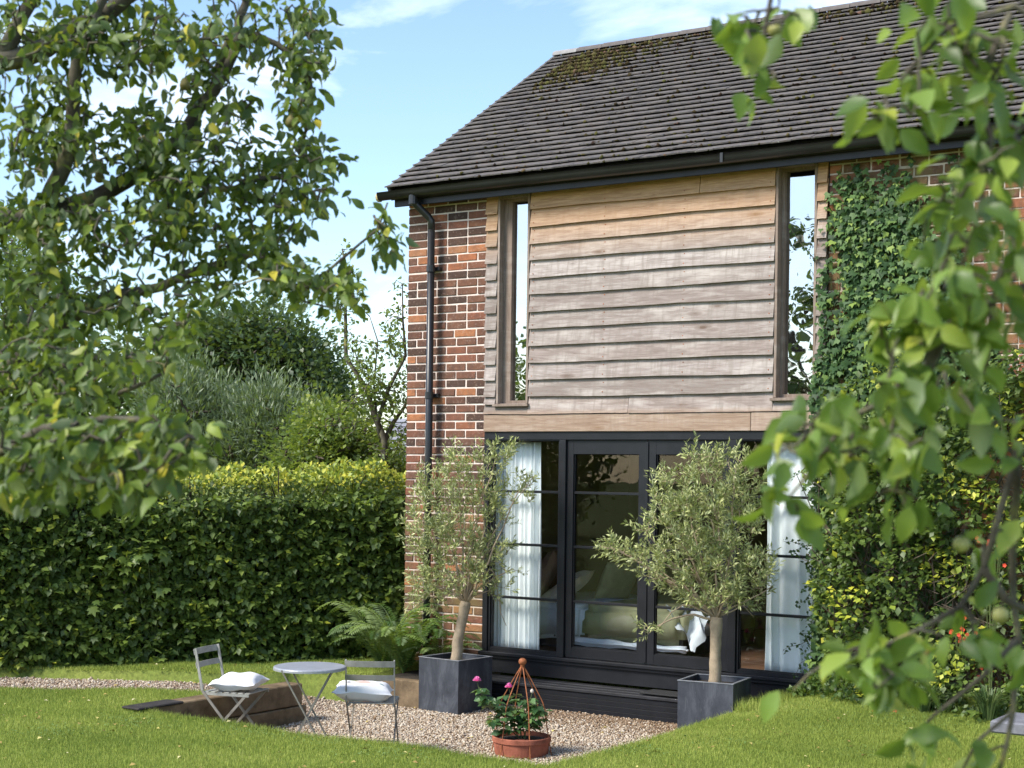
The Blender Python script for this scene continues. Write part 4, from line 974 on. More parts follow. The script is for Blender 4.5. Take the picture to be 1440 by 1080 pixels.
# ------------------------------------------------------------------ patio edging, sleepers, fern bed
sl0 = empty('sleeper_wall', (.2, -2.6, -.1), label='old brown timber sleepers retaining the lawn behind the left chair', cat='retaining wall')
for i, (y0, y1, z0, z1, dx) in enumerate(((-3.40, -1.80, -.14, .055, 0), (-3.48, -1.84, .062, .235, -.012))):
    box('sleeper', .24 + dx, .425 + dx, y0, y1, z0, z1, M['sleeper'], sl0, .008)
pl_ = MB().box(.25, .43, -3.60, -3.16, .228, .246, .006).build('plank', M['sleeper_dark'], None, origin=(.2, -3.2, .25)); tag(pl_, 'dark weathered plank lying on the lawn end of the sleeper wall', 'plank')
fb2 = empty('timber_edging', (.7, -.8, -.08), label='dark timber edging holding the fern bed left of the planter', cat='edging')
box('timber', .44, 1.0, -.885, -.785, -.10, .185, M['sleeper'], fb2, .008)
sheet('fern_bed', lambda x, y: (x > -.3) & (x < .9) & (y > -.80) & (y < .01), np.arange(-.3, .95, .05), np.arange(-.85, .05, .05), lambda x, y: .165 + wobble(x, y, 3, .01) , M['soil'], kind='structure')
mb = MB().box(3.795, 3.81, -3.5, -.3, -.14, .175); mb.build('edging_strip', M['sleeper_dark'], None, label='thin dark metal edging along the right side of the patio', category='edging') if False else tag(mb.build('edging_strip', M['sleeper_dark'], None), 'thin dark edging strip along the right side of the patio', 'edging')

# ------------------------------------------------------------------ planters
def planter(cx, cy, a, label):
    p = empty('planter', (cx, cy, -.04), label=label, cat='planter', group='square zinc planters by the step'); h = .435; w_ = .2175; t_ = .012
    o = np.array([cx, cy, -.04]); mb = MB()
    def bx(x0, x1, y0, y1, z0, z1): mb.box(cx + x0, cx + x1, cy + y0, cy + y1, -.04 + z0, -.04 + z1)
    bx(-w_, w_, -w_, -w_ + t_, 0, h); bx(-w_, w_, w_ - t_, w_, 0, h); bx(-w_, -w_ + t_, -w_ + t_, w_ - t_, 0, h); bx(w_ - t_, w_, -w_ + t_, w_ - t_, 0, h); bx(-w_ + t_, w_ - t_, -w_ + t_, w_ - t_, 0, .02)
    mb.build('box', M['lead'], p)
    r = MB(); e = .004; ww = w_ + e; rt = .016
    for x0, x1, y0, y1 in ((-ww, ww, -ww, -ww + rt + e), (-ww, ww, ww - rt - e, ww), (-ww, -ww + rt + e, -ww + rt + e, ww - rt - e), (ww - rt - e, ww, -ww + rt + e, ww - rt - e)): r.box(cx + x0, cx + x1, cy + y0, cy + y1, -.04 + h + .0005, -.04 + h + .006)
    r.build('rim', m_plain('zinc_rim', (.26, .27, .29), .45, .4, .2, 20, .1), p)
    s_ = MB().box(cx - w_ + t_, cx + w_ - t_, cy - w_ + t_, cy + w_ - t_, .30, .355); s_.build('soil', M['soil'], p)
    p.rotation_euler = (0, 0, a); return p
planter(*PLANTERS[0], 'square grey zinc planter holding the left olive tree, beside the ferns')
planter(*PLANTERS[1], 'square dark zinc planter holding the right olive tree, against the lawn edge')

# ------------------------------------------------------------------ olive trees
def shoots(P, Dv, ln, nl, ls, spread=.85):
    """leaf pairs along many straight shoots"""
    n = len(P); k = np.repeat(np.arange(n), nl); u = np.tile(np.linspace(.12, 1, nl), n)
    d = unit(Dv)[k]; L_ = np.asarray(ln)[k] if hasattr(ln, '__len__') else ln
    a = rand_unit(len(k)); perp = unit(a - d * np.sum(a * d, 1, keepdims=True))
    loc = P[k] + d * (u * L_)[:, None]; dirs = d * (1.05 - spread * .5) + perp * spread * (1.15 - .5 * u)[:, None]
    return loc, dirs, perp * .5 + rand_unit(len(k)) * .6 + np.array([0, 0, .6]), rng.uniform(.7, 1.15, len(k)) * ls, k
def olive(name_label, D, base, trunk, ells, ncl, nl, group='olive trees in planters', extra=(), dd=.30):
    t = empty('olive_tree', tuple(base), label=name_label, cat='olive tree', group=group)
    tp = [at(x, y, d_) for x, y, d_ in trunk]; tp[0] = np.array(base)
    T = [pxell(cx, cy, rx, ry, D, max(3, int(n_ * .78)), dd) for cx, cy, rx, ry, n_ in ells]; cen = [at(cx, cy, D) for cx, cy, rx, ry, n_ in ells]
    top = tp[-1]; mbt = MB(); q = resample(tp, .04); q[1:-1] += rng.normal(size=q[1:-1].shape) * .002
    rad = np.linspace(.050, .037, len(q)); rad *= 1 + .05 * np.sin(np.arange(len(q)) * 1.7); rad[-4:] *= (1.05, 1.18, 1.3, 1.05); mbt.tube(q, rad, 12); mbt.build('trunk', M['olive_bark'], t, smooth=True)
    L_ = [([top - [0, 0, .02], (top + c) / 2 + rng.normal(size=3) * .03, c], .012, .004) for c in cen] + [([at(x, y, D) for x, y in e], .008, .003) for e in extra]
    T = np.concatenate(T); mb = MB(); lp, ld, nodes = grow(mb, L_, T, .0022, .08, .05, 3, .18, 5); mb.build('branches', M['olive_bark'], t, smooth=True)
    E_ = lp; out_ = unit(E_ - (top + np.array([0, 0, .05]))); dv = unit(ld * .5 + out_ * .7 + np.array([0, 0, .35]) + rng.normal(size=ld.shape) * .35)
    ln = rng.uniform(.05, .15, len(E_)); loc, dr, nm, sz, k = shoots(E_ - dv * .02, dv, ln, nl, .050)
    ct = rng.random(len(E_)); leafmesh('foliage', T_narrow(.125), loc, dr, nm, sz, G['olive'], t, np.clip(rng.random(len(loc)) * .6 + .4 * ct[k], 0, 1), smooth=False, kind='stuff')
    mb = MB()
    for a, b_, l_ in zip(E_, dv, ln): mb.tube([a, a + b_ * l_], [.0016, .0008], 3, False)
    mb.build('shoots', M['stem'], t, kind='stuff')
    return t
dR = float((np.array([3.45, -.585, .6]) - CAM) @ F_); dL = float((np.array([1.104, -.705, .6]) - CAM) @ F_)
olive('olive tree with a full round crown in front of the french doors', dR, (3.45, -.585, .31), [(1004, 960, dR), (1006, 925, dR), (1007, 890, dR), (1008, 868, dR)],
      [(1000, 730, 68, 62, 150), (960, 690, 42, 48, 60), (990, 650, 30, 26, 36), (1040, 720, 42, 55, 80), (1035, 660, 22, 26, 22), (965, 790, 58, 46, 90), (1035, 800, 52, 42, 85), (1000, 835, 50, 24, 40), (925, 800, 30, 32, 30), (860, 770, 22, 12, 16), (888, 785, 22, 14, 16), (905, 745, 12, 9, 9), (915, 885, 16, 10, 7), (930, 720, 20, 25, 22), (1000, 850, 62, 16, 34), (960, 820, 40, 22, 24), (1050, 835, 34, 22, 20)], 0, 10,
      extra=[[(1008, 868), (960, 835), (915, 800), (870, 775), (842, 768)], [(1008, 868), (975, 810), (930, 790), (905, 740)], [(1008, 870), (960, 850), (930, 880), (915, 888)], [(1008, 868), (1055, 840), (1085, 825)], [(1008, 868), (1045, 850), (1060, 868)]])
olive('thin leaning olive tree in front of the brick pier', dL, (1.104, -.705, .31), [(637, 928, dL), (644, 900, dL), (650, 870, dL), (655, 846, dL)],
      [(650, 720, 55, 60, 105), (625, 690, 40, 45, 50), (640, 790, 55, 45, 85), (610, 750, 36, 50, 50), (680, 680, 38, 40, 52), (700, 640, 32, 24, 32), (730, 690, 28, 24, 22), (700, 760, 26, 50, 24), (645, 650, 22, 20, 20), (600, 820, 22, 32, 22), (690, 830, 14, 26, 8), (720, 800, 18, 36, 10), (640, 825, 52, 22, 46), (610, 840, 30, 24, 20), (680, 790, 30, 34, 30), (590, 720, 20, 60, 26)], 0, 9,
      extra=[[(655, 846), (690, 800), (705, 860), (712, 880)], [(655, 846), (700, 740), (750, 670)]], dd=.22)

# ------------------------------------------------------------------ ferns
def fern(name, base, label, nf, rad, seed, group):
    rr = random.Random(seed); f = empty(name, base, label=label, cat='fern', group=group); b = np.array(base)
    for i in range(nf):
        a = i / nf * 2 * math.pi + rr.uniform(-.2, .2); L_ = rad * rr.uniform(.75, 1.15); lift = rr.uniform(.95, 1.75); pts = []
        for k in range(9):
            u = k / 8; pts.append(b + np.array([math.cos(a) * L_ * u ** 1.1, math.sin(a) * L_ * u ** 1.1, L_ * lift * (u * 1.65 - u * u * 1.15)]))
        q = resample(pts, L_ / 34); mb = MB(); V = []; F = []
        mb.tube(q, np.linspace(.0035, .001, len(q)), 3, False)
        for j in range(4, len(q) - 1):
            u = j / len(q); t_ = unit(q[j + 1] - q[j - 1]); side = unit(np.cross(t_, [0, 0, 1.])); nn = np.cross(side, t_)
            pl = L_ * .20 * math.sin(math.pi * min(1, u * .86 + .12)) ** .8
            for s_ in (-1, 1):
                d_ = unit(side * s_ + t_ * .42 - nn * .12 + rng.normal(size=3) * .06); e_ = t_ * .016 * (L_ / .6)
                p0 = q[j]; mb.add([p0 - e_ * .5, p0 + d_ * pl * .55 - e_ * .6 + nn * .004, p0 + d_ * pl - nn * pl * .15, p0 + d_ * pl * .55 + e_ * .6], [(0, 1, 2, 3)])
        n = len(mb.V); mb.build('frond', G['fern'], f, tint=np.full(n, rr.random()))
fern('fern', (.36, -.46, .165), 'arching green fern nearest the left olive planter', 18, .58, 2, 'ferns at the foot of the brick pier')
fern('fern', (.10, -.42, .165), 'taller fern spreading towards the hedge', 16, .60, 5, 'ferns at the foot of the brick pier')
fern('fern', (.62, -.25, .165), 'small fern between the planter and the brick pier', 12, .42, 8, 'ferns at the foot of the brick pier')

# ------------------------------------------------------------------ ivy and the planting on the right
iv = empty('ivy', (4.35, -.02, .35), label='dark green ivy climbing the brick wall right of the tall window', cat='ivy')
def wallpts(poly, n, y0=.02, yd=.08):
    """points on the wall inside a polygon (x, z)"""
    P = []; xs = [p[0] for p in poly]; zs = [p[1] for p in poly]
    while len(P) < n:
        x = random.uniform(min(xs), max(xs)); z = random.uniform(min(zs), max(zs)); c = False; j = len(poly) - 1
        for i in range(len(poly)):
            if (poly[i][1] > z) != (poly[j][1] > z) and x < (poly[j][0] - poly[i][0]) * (z - poly[i][1]) / (poly[j][1] - poly[i][1]) + poly[i][0]: c = not c
            j = i
        if c: P.append((x, -y0 - random.random() * yd, z))
    return np.array(P)
polyA = [(4.02, 3.42), (4.05, 3.55), (4.14, 3.70), (4.22, 3.95), (4.31, 4.10), (4.42, 4.13), (4.47, 3.98), (4.60, 4.15), (4.70, 4.05), (4.80, 3.85), (5.0, 3.65), (5.15, 3.2), (5.6, 2.6), (5.4, 2.2), (4.0, 2.1), (3.98, 2.55), (4.02, 2.85), (4.06, 3.1)]
P1 = wallpts(polyA, 5600); P1 = P1[~((P1[:, 0] > 4.10) & (P1[:, 0] < 4.24) & (P1[:, 2] > 3.0) & (P1[:, 2] < 3.7) & (rng.random(len(P1)) < .75))]
P2 = wallpts([(3.98, 2.3), (5.2, 2.3), (5.2, .4), (4.02, .4), (4.06, 1.2), (3.98, 1.9)], 2600, .04, .16)
V4 = []
for i in range(34):
    x = random.uniform(4.10, 5.15); z = random.uniform(3.3, 3.9)
    for j in range(random.randint(8, 22)):
        x += random.gauss(0, .025); z += random.uniform(.01, .045)
        if z < 4.33 and x > 4.095: V4 += [(x + random.gauss(0, .018), -.02 - random.random() * .04, z + random.gauss(0, .02)) for _ in range(2)]
P1 = np.concatenate([P1, np.array(V4)])
def ivy_leaves(P, s0, s1, par, mat=None, tm=None, nm='leaves'):
    n = len(P); d = np.array([0, -.25, -1.]) + rng.normal(size=(n, 3)) * .45; nn = np.array([0, -1., .55]) + rng.normal(size=(n, 3)) * .35
    leafmesh(nm, T_ivy(), P, d, nn, rng.uniform(s0, s1, n), mat or G['ivy'], par, tm, kind='stuff')
P3 = P1[rng.integers(0, len(P1), 700)] + rng.normal(size=(700, 3)) * [.10, .01, .12]; P3[:, 1] = np.minimum(P3[:, 1], -.015); P3 = P3[(P3[:, 0] > 4.02) & (P3[:, 2] < 4.3)]
ivy_leaves(np.concatenate([P1, P2, P3]), .028, .068, iv)
mb = MB()
for i in range(26):
    x = 4.15 + random.random() * .8; pts = [(x, -.012, .4)]; z = .4
    while z < random.uniform(2.6, 4.0): z += .22; x += random.gauss(0, .04); x = max(4.06, x); pts.append((x, -.015 - random.random() * .03, z))
    mb.tube(pts, np.linspace(.009, .002, len(pts)), 5, False)
for x0, z0 in ((4.55, 3.1), (4.85, 3.3), (5.05, 3.0)):
    pts = [(x0 + .03 * math.sin(k * .8), -.05 - .01 * k % .04, z0 + k * .12) for k in range(8)]; mb.tube(pts, np.linspace(.007, .002, 8), 4, False)
mb.build('stem', M['stem'], iv)
# a thin vine over the right side light
vn = empty('vine', (4.06, -.1, .35), label='thin trailing vine with small dark leaves hanging over the right hand curtain', cat='vine')
mb = MB(); lp = []
for k in range(20):
    x = 4.08 + random.uniform(-.02, .05); z = random.uniform(.5, 2.3) + .1; p = np.array([x, -.05, z]); pts = [p]; d_ = np.array([-random.uniform(.3, 1), -.1, random.uniform(-.5, .3)])
    for j in range(random.randint(3, 7)): d_ = d_ + rng.normal(size=3) * .25; d_[2] -= .06; d_[1] *= .3; p = p + unit(d_) * .05; p[1] = min(p[1], -.04); pts.append(p); lp += [p + rng.normal(size=3) * .012 for _ in range(3)]
    mb.tube(pts, np.linspace(.003, .0012, len(pts)), 4, False)
for k in range(46):
    x = 4.0 + random.random() * .14; z = random.uniform(.45, 2.3)
    for j in range(14): lp.append(np.array([x + random.gauss(0, .03), -.05 - random.random() * .08, z + random.gauss(0, .05)]))
# the sprig crossing the upper window
p = np.array([4.02, -.06, 3.60]); pts = [p]
for j in range(8): p = p + np.array([-.026, -.004, .028 + .010 * (j > 3)]); pts.append(p); lp += [p + rng.normal(size=3) * .012 for _ in range(4)]
mb.tube(pts, np.linspace(.004, .0012, len(pts)), 4, False)
mb.build('stem', M['bark'], vn, kind='stuff'); lp = np.array(lp); n = len(lp)
leafmesh('leaves', T_diamond(.36), lp, rand_unit(n) + [0, 0, -.5], rand_unit(n) + [0, -1, .4], rng.uniform(.022, .042, n), G['ivy'], vn, rng.random(n) * .6, kind='stuff')

rh = empty('mixed_hedge', (5.4, -.3, .35), label='tall loose hedge with yellow sunlit leaves covering the right end of the wall', cat='hedge')
def rtop(x): return 2.55 + .18 * np.sin(x * 3.3) + .10 * np.sin(x * 8 + 1) + .25 * smooth((x - 4.3) / .6) - .4 * smooth((4.45 - x) / .3)
def rfront(x, z): return -.42 - .14 * np.sin(x * 3.7 + z) * np.cos(z * 2.9) - .09 * np.sin(x * 9 + z * 7) - .05 * np.sin(z * 34 + 3 * np.sin(x * 6)) + .22 * smooth((4.5 - x) / .35) - .25 * smooth((.9 - z) / .6) * smooth((x - 4.3) / .5)
n = 30000; x = rng.uniform(4.14, 8.4, n); z = .33 + rng.random(n) ** .9 * (rtop(x) - .33); y = rfront(x, z) + rng.exponential(.09, n) - .05; p = np.stack([x, np.minimum(y, -.03), z], 1)
t = np.clip(rng.random(n) * .50, 0, 1); patch = np.sin(x * 6.1 + 1.7 * np.sin(z * 3.3)) * np.sin(z * 5.3 + x * 2) ; yel = (rng.random(n) < .05 + .50 * smooth((patch - .1) / .6)) & (y < rfront(x, z) + .04); t = np.where(yel, .76 + rng.random(n) * .19, t)  # sunlight on the outer leaves is put in as patches of yellow tint
hole = (np.sin(x * 7.7 + z * 3) * np.sin(z * 8 - x * 2) + .5 * np.sin(x * 19 + 3 * np.sin(z * 7)) * np.sin(z * 21) > .58); k = ~hole
leafmesh('foliage', T_diamond(.36, .05, .12), p[k], np.array([0, -.6, -.1]) + rand_unit(n)[k] * .8, np.array([0, -.45, 1.]) + rand_unit(n)[k] * .5, rng.uniform(.035, .07, n)[k], G['hedge'], rh, t[k], kind='stuff')
mb = MB()
for i in range(170):
    x = random.uniform(4.25, 8.2); pts = [np.array([x, -.12, .3])]; hgt = random.uniform(.8, 2.3); st_ = 6
    for j in range(1, st_): pts.append(np.array([x + random.gauss(0, .06) * j, -.12 - .07 * j * random.random(), .3 + hgt * j / (st_ - 1)]))
    mb.tube(pts, np.linspace(.013, .003, st_), 4, False)
mb.build('branches', M['bark'], rh, kind='stuff')
# red flowers, a few grass clumps and ground plants along the foot of the hedge
rf = m_plain('red_petal', (.62, .07, .035), .6, 0, .3, 20, .1, .2)
for j, (px_, py_, lab, sz_) in enumerate(((1350, 890, 'plant with scarlet flowers at mid height in front of the right hedge', 1), (1390, 925, 'low scarlet flowers at the foot of the right hedge', .8), (1238, 990, 'single orange red bloom low down beside the lawn', .45), (1395, 765, 'red new leaves high in the right hedge', .9))):
    c = at(px_, py_, float((np.array([5.1 + .1 * j, -.62, 1]) - CAM) @ F_)); fl_ = empty('flowering_plant', (c[0], c[1], .36), label=lab, cat='flowers', group='red flowers along the right hedge')
    mb = MB(); ms_ = MB()
    for i in range(int(14 * sz_)):
        p = c + rng.normal(size=3) * [.06, .03, .07]; ms_.tube([(c[0], c[1], .36), (c + p) / 2 * [1, 1, 1] - [0, 0, .03], p], [.003, .002, .0015], 4, False)
        for q in range(5):
            a = q * 1.257; u = np.array([math.cos(a), -.3, math.sin(a)]) * .016; v = np.array([-math.sin(a), 0, math.cos(a)]) * .007; mb.add([p, p + u * .6 + v, p + u, p + u * .6 - v], [(0, 1, 2, 3)])
    mb.build('flowers', rf, fl_, kind='stuff'); ms_.build('stem', M['stem'], fl_, kind='stuff')
M['clump'] = m_tint('strap_leaf', [(0, (.05, .09, .03)), (.6, (.10, .16, .05)), (1, (.22, .27, .10))], .5, .3, .25)
def clump(x, y, r, h, n, label):
    a = rng.uniform(0, 6.283, n); rr_ = rng.random(n) * .05; lean = rng.uniform(.2, 1.0, n) * r; hh = rng.uniform(.6, 1, n) * h; V = []; F = []; T = []
    for i in range(n):
        b = np.array([x + rr_[i] * math.cos(a[i]), y + rr_[i] * math.sin(a[i]), .33]); d = np.array([math.cos(a[i]), math.sin(a[i]), 0]); s_ = np.array([-d[1], d[0], 0]) * .006; k0 = len(V)
        for u in (0, .35, .7): p = b + d * lean[i] * u ** 1.5 + [0, 0, hh[i] * (u * 1.5 - u * u * .75)]; V += [p - s_ * (1 - u * .5), p + s_ * (1 - u * .5)]
        p = b + d * lean[i] * 1.05 + [0, 0, hh[i] * .68]; V.append(p); F += [(k0, k0 + 1, k0 + 3, k0 + 2), (k0 + 2, k0 + 3, k0 + 5, k0 + 4), (k0 + 4, k0 + 5, k0 + 6)]; T += [rng.random()] * 7
    o = obj('grass_clump', np.array(V), F, M['clump'], None, origin=(x, y, .33), tint=T); return tag(o, label, 'grass clump', 'strappy clumps along the right hedge')
clump(4.85, -.62, .26, .30, 90, 'strappy grass clump below the blurred apple leaves'); clump(5.15, -.75, .24, .26, 80, 'strappy grass clump left of the scarlet flowers'); clump(4.42, -.42, .16, .16, 50, 'small strappy clump at the curtain end of the hedge'); clump(5.6, -.8, .25, .33, 80, 'strappy grass clump at the right end of the hedge foot')
gp_ = empty('ground_plants', (4.9, -.55, .33), label='low leafy plants filling the bed at the foot of the right hedge', cat='bedding')
n = 5200; x = rng.uniform(4.0, 7.4, n); y = -.34 - rng.random(n) * .42 * smooth((x - 3.7) / .9); z = .34 + rng.random(n) * .22 * (.5 + .5 * np.sin(x * 9)) 
leafmesh('foliage', T_diamond(.32), np.stack([x, y, z], 1), rand_unit(n) + [0, -.2, .5], rand_unit(n) + [0, -.3, 1], rng.uniform(.025, .055, n), G['mid'], gp_, rng.random(n) * .7, kind='stuff')
sb = empty('stone_bench', (6.45, -2.3, .2), label='end of a grey stone bench at the right edge of the photo', cat='bench')
box('seat', 6.14, 7.4, -2.55, -2.15, .53, .60, m_plain('grey_stone', (.17, .17, .19), .8, 0, .3, 12, .4, .2), sb, .01)
box('leg', 6.36, 6.50, -2.48, -2.22, .15, .529, M['sleeper_dark'], sb, .01); box('leg', 7.05, 7.2, -2.48, -2.22, .15, .529, M['sleeper_dark'], sb, .01)

# ------------------------------------------------------------------ bistro set
GZ = -.085
def chair(loc, ang, label, print_=False):
    c = empty('bistro_chair', (0, 0, 0), label=label, cat='chair', group='folding metal chairs on the gravel patio'); S = .87
    hw = .195; tt = .010
    def leg(pts, w_=.022, nm='leg'):
        mb = MB()
        for a, b in zip(pts[:-1], pts[1:]): mb.bar(a, b, w_, tt, up=(0, 1, 0)) if False else mb.bar(a, b, tt, w_, up=(1, 0, .2))
        return mb.build(nm, M['chairleg'] if nm == 'leg' else M['chair'], c)
    for s_ in (-1, 1):
        y = s_ * hw; leg([(-.285, y, .82), (-.215, y, .47)], nm='back_upright'); leg([(-.215, y, .469), (.19, y, .0)])
        leg([(.18, y - s_ * .014, .44), (-.22, y - s_ * .014, .0)])
        MB().bar((-.20, y - s_ * .012, .445), (.215, y - s_ * .012, .445), .012, .022).build('seat_rail', M['chair'], c)
    for i in range(7):
        x = -.185 + i * .064; MB().box(x - .023, x + .023, -hw + .01, hw - .01, .456, .464, .002).build('seat_slat', M['chair'], c)
    for z0, z1, xx in ((.765, .815, -.288), (.655, .700, -.266)):
        mb = MB(); n = 8; V = []; F = []
        for i in range(n + 1):
            u = i / n * 2 - 1; xo = xx - .022 * (1 - u * u)
            V += [(xo + .004, u * (hw + .008), z0), (xo - .003, u * (hw + .008), z0), (xo - .013, u * (hw + .008), z1), (xo - .006, u * (hw + .008), z1)]
        for i in range(n):
            for k in range(4): k2 = (k + 1) % 4; F.append((i * 4 + k, (i + 1) * 4 + k, (i + 1) * 4 + k2, i * 4 + k2))
        F += [(0, 1, 2, 3), tuple(n * 4 + k for k in (3, 2, 1, 0))]; mb.add(V, F); mb.build('back_slat', M['chair'], c)
    MB().tube([(.10, -hw, .105), (.10, hw, .105)], .006, 6).build('crossbar', M['chairleg'], c); MB().tube([(-.14, -hw + .014, .09), (-.14, hw - .014, .09)], .006, 6).build('crossbar', M['chairleg'], c)
    c.location = (loc[0], loc[1], GZ); c.rotation_euler = (0, 0, ang); c.scale = (S, S, S); return c
CR = (1.755, -2.60); aR = R(122); CL = (.66, -2.86); aL = R(16)
chair(CL, aL, 'grey folding chair left of the table with a plain white cushion'); chair(CR, aR, 'grey folding chair right of the table holding the printed cushion')
pillow('cushion', .35, .37, .12, M['cushion'], (CL[0] + .03, CL[1], GZ + .405 + .060), (R(2), R(-3), aL + R(8)), 'plain white cushion on the left folding chair', 'cushion', .024)
pillow('cushion', .43, .43, .135, M['print'], (CR[0] - .055, CR[1] - .05, GZ + .405 + .058), (R(2), R(2), aR + R(4)), 'off white cushion with a soft pink print on the right folding chair', 'cushion', .024)
tb = empty('bistro_table', (1.669, -3.196, GZ), label='round blue grey folding metal table between the two chairs', cat='table'); tx, ty = 1.669, -3.196; TH = .695; ta = R(35)
MB().lathe([(.001, .693), (.238, .693), (.246, .690), (.249, .683), (.249, .670), (.244, .670), (.241, .684), (.001, .686)], (tx, ty, GZ), 48).build('tabletop', M['table'], tb, smooth=False)
def tl(x, y, z): return np.array([tx + x * math.cos(ta) - y * math.sin(ta), ty + x * math.sin(ta) + y * math.cos(ta), GZ + z])
for s_ in (-1, 1):
    MB().bar(tl(-.17, s_ * .18, .685), tl(.20, s_ * .18, 0), .022, .010).build('leg', M['chairleg'], tb); MB().bar(tl(.17, s_ * .155, .685), tl(-.20, s_ * .155, 0), .022, .010).build('leg', M['chairleg'], tb)
MB().tube([tl(.13, -.18, .13), tl(.13, .18, .13)], .007, 6).build('crossbar', M['chairleg'], tb); MB().tube([tl(-.13, -.155, .13), tl(-.13, .155, .13)], .007, 6).build('crossbar', M['chairleg'], tb)
MB().tube([tl(.145, -.18, .64), tl(.145, .18, .64)], .006, 6).build('crossbar', M['chairleg'], tb)

# ------------------------------------------------------------------ rose in a terracotta pot with a rusty obelisk
px0, py0, pz0 = 2.60, -1.955, -.075
pot = empty('terracotta_pot', (px0, py0, pz0), label='shallow round terracotta pot standing at the edge of the lawn', cat='pot')
MB().lathe([(.001, 0), (.185, 0), (.192, .01), (.203, .098), (.212, .100), (.213, .132), (.208, .137), (.198, .135), (.194, .10), (.001, .10)], (px0, py0, pz0), 56).build('bowl', M['terracotta'], pot, smooth=False)
MB().lathe([(.001, .117), (.12, .114), (.196, .105)], (px0, py0, pz0), 30).build('soil', M['soil'], pot)
MB().box(px0 + .02, px0 + .10, py0 - .12, py0 - .06, pz0 + .108, pz0 + .125, .003).build('crock', M['terracotta'], pot)
ob = empty('plant_obelisk', (px0, py0, pz0), label='rusty metal plant obelisk with a ball finial over the rose', cat='obelisk')
for i in range(6):
    a = i / 6 * 2 * math.pi + .35; pr = [(.008, .635), (.045, .575), (.105, .47), (.155, .375), (.172, .30), (.195, .15), (.222, .0)]
    q = resample([(px0 + r_ * math.cos(a), py0 + r_ * math.sin(a), pz0 + z) for r_, z in pr], .03); MB().tube(q, .0042, 6).build('rod', M['rust'], ob)
MB().lathe([(.001, .632), (.012, .630), (.018, .636), (.013, .645), (.024, .651), (.030, .666), (.026, .682), (.014, .692), (.001, .695)], (px0, py0, pz0), 18).build('finial', M['rust'], ob, smooth=True)

ro = empty('rose_bush', (px0, py0, pz0 + .1), label='young rose bush with two pink blooms growing in the terracotta pot', cat='rose')
def rp(x, z, dpt=0): return np.array([px0, py0, pz0]) + R0 * x + F_ * dpt + np.array([0, 0, z])
stems = [([(-.02, .11, 0), (-.08, .25, -.02), (-.20, .36, -.06), (-.29, .44, -.07), (-.325, .53, -.07)], 'bloom'), ([(0, .11, .02), (-.03, .25, .02), (-.07, .38, .02), (-.095, .475, .01)], 'bloom'),
         ([(.02, .11, -.02), (.04, .25, -.03), (.05, .36, -.04), (.07, .45, -.04)], 'bud'), ([(.01, .11, 0), (.05, .22, -.03), (.12, .33, -.03), (.15, .36, -.02)], None), ([(-.01, .11, 0), (-.10, .20, -.05), (-.20, .27, -.08), (-.26, .25, -.1)], None), ([(0, .11, 0), (-.02, .2, .05), (-.10, .30, .06), (-.16, .33, .05)], None), ([(.03, .11, 0), (.0, .24, .04), (.03, .34, .05)], None)]
mbs = MB(); LP = []; LD = []
for pts, kind_ in stems:
    q = resample([rp(x, z, d_) for x, z, d_ in pts], .02); mbs.tube(q, np.linspace(.0045, .0022, len(q)), 6)
    for j in range(4, len(q) - (2 if kind_ else 0), 1):
        a = rng.uniform(0, 6.283); d_ = unit(np.array([math.cos(a), math.sin(a), rng.uniform(-.1, .5)])); b = q[j]; mbs.tube([b, b + d_ * .04, b + d_ * .065 - [0, 0, .006]], .0012, 3, False)
        sd3 = unit(np.cross(d_, [0, 0, 1.]))
        for f_, s_ in ((.035, 1), (.035, -1), (.06, 1), (.06, -1), (.068, 0)): LP.append(b + d_ * f_ - [0, 0, .002]); LD.append(unit(d_ * (1 if s_ == 0 else .55) + sd3 * s_ + np.array([0, 0, -.35])))
    if kind_ == 'bloom':
        c0_ = q[-1]; bl = MB()
        for ly, (rr0, nn_, up_) in enumerate(((.033, 7, 1.0), (.028, 6, 1.6), (.019, 5, 2.1), (.010, 4, 2.5))):
            for k in range(nn_):
                a = k / nn_ * 6.283 + ly * .5; d_ = np.array([math.cos(a), math.sin(a), 0]); s2 = np.array([-math.sin(a), math.cos(a), 0]); V = []
                for u in (0, .5, 1.):
                    r_ = rr0 * (u ** .7); z_ = .018 * (u ** 1.6) * up_ * .8 - .006 * (u > .9) * (ly < 2); w2 = rr0 * .62 * (1 - .25 * (u > .9)) * (u > 0) + .002
                    for sgn in (-1, 0, 1): V.append(c0_ + d_ * (r_ - abs(sgn) * .003) + s2 * sgn * w2 + np.array([0, 0, z_ + abs(sgn) * .002]))
                bl.add(V, [(0, 1, 4, 3), (1, 2, 5, 4), (3, 4, 7, 6), (4, 5, 8, 7)])
        bl.build('bloom', m_plain('pink_petal', (.82, .24, .50), .55, 0, .22, 50, .1, .2), ro, smooth=True)
    if kind_ == 'bud':
        MB().lathe([(.001, -.004), (.008, 0), (.013, .010), (.012, .020), (.005, .028), (.001, .029)], q[-1], 10).build('bud', m_plain('cream_bud', (.75, .62, .52), .6), ro, smooth=True)
mbs.build('stem', M['stem'], ro); LP = np.array(LP); LD = np.array(LD)
leafobjs('leaf', T_diamond(.30, .05, .10), LP, LD, np.array([0, 0, 1.]) + rng.normal(size=LP.shape) * .35, rng.uniform(.055, .085, len(LP)), G['rose'], ro)

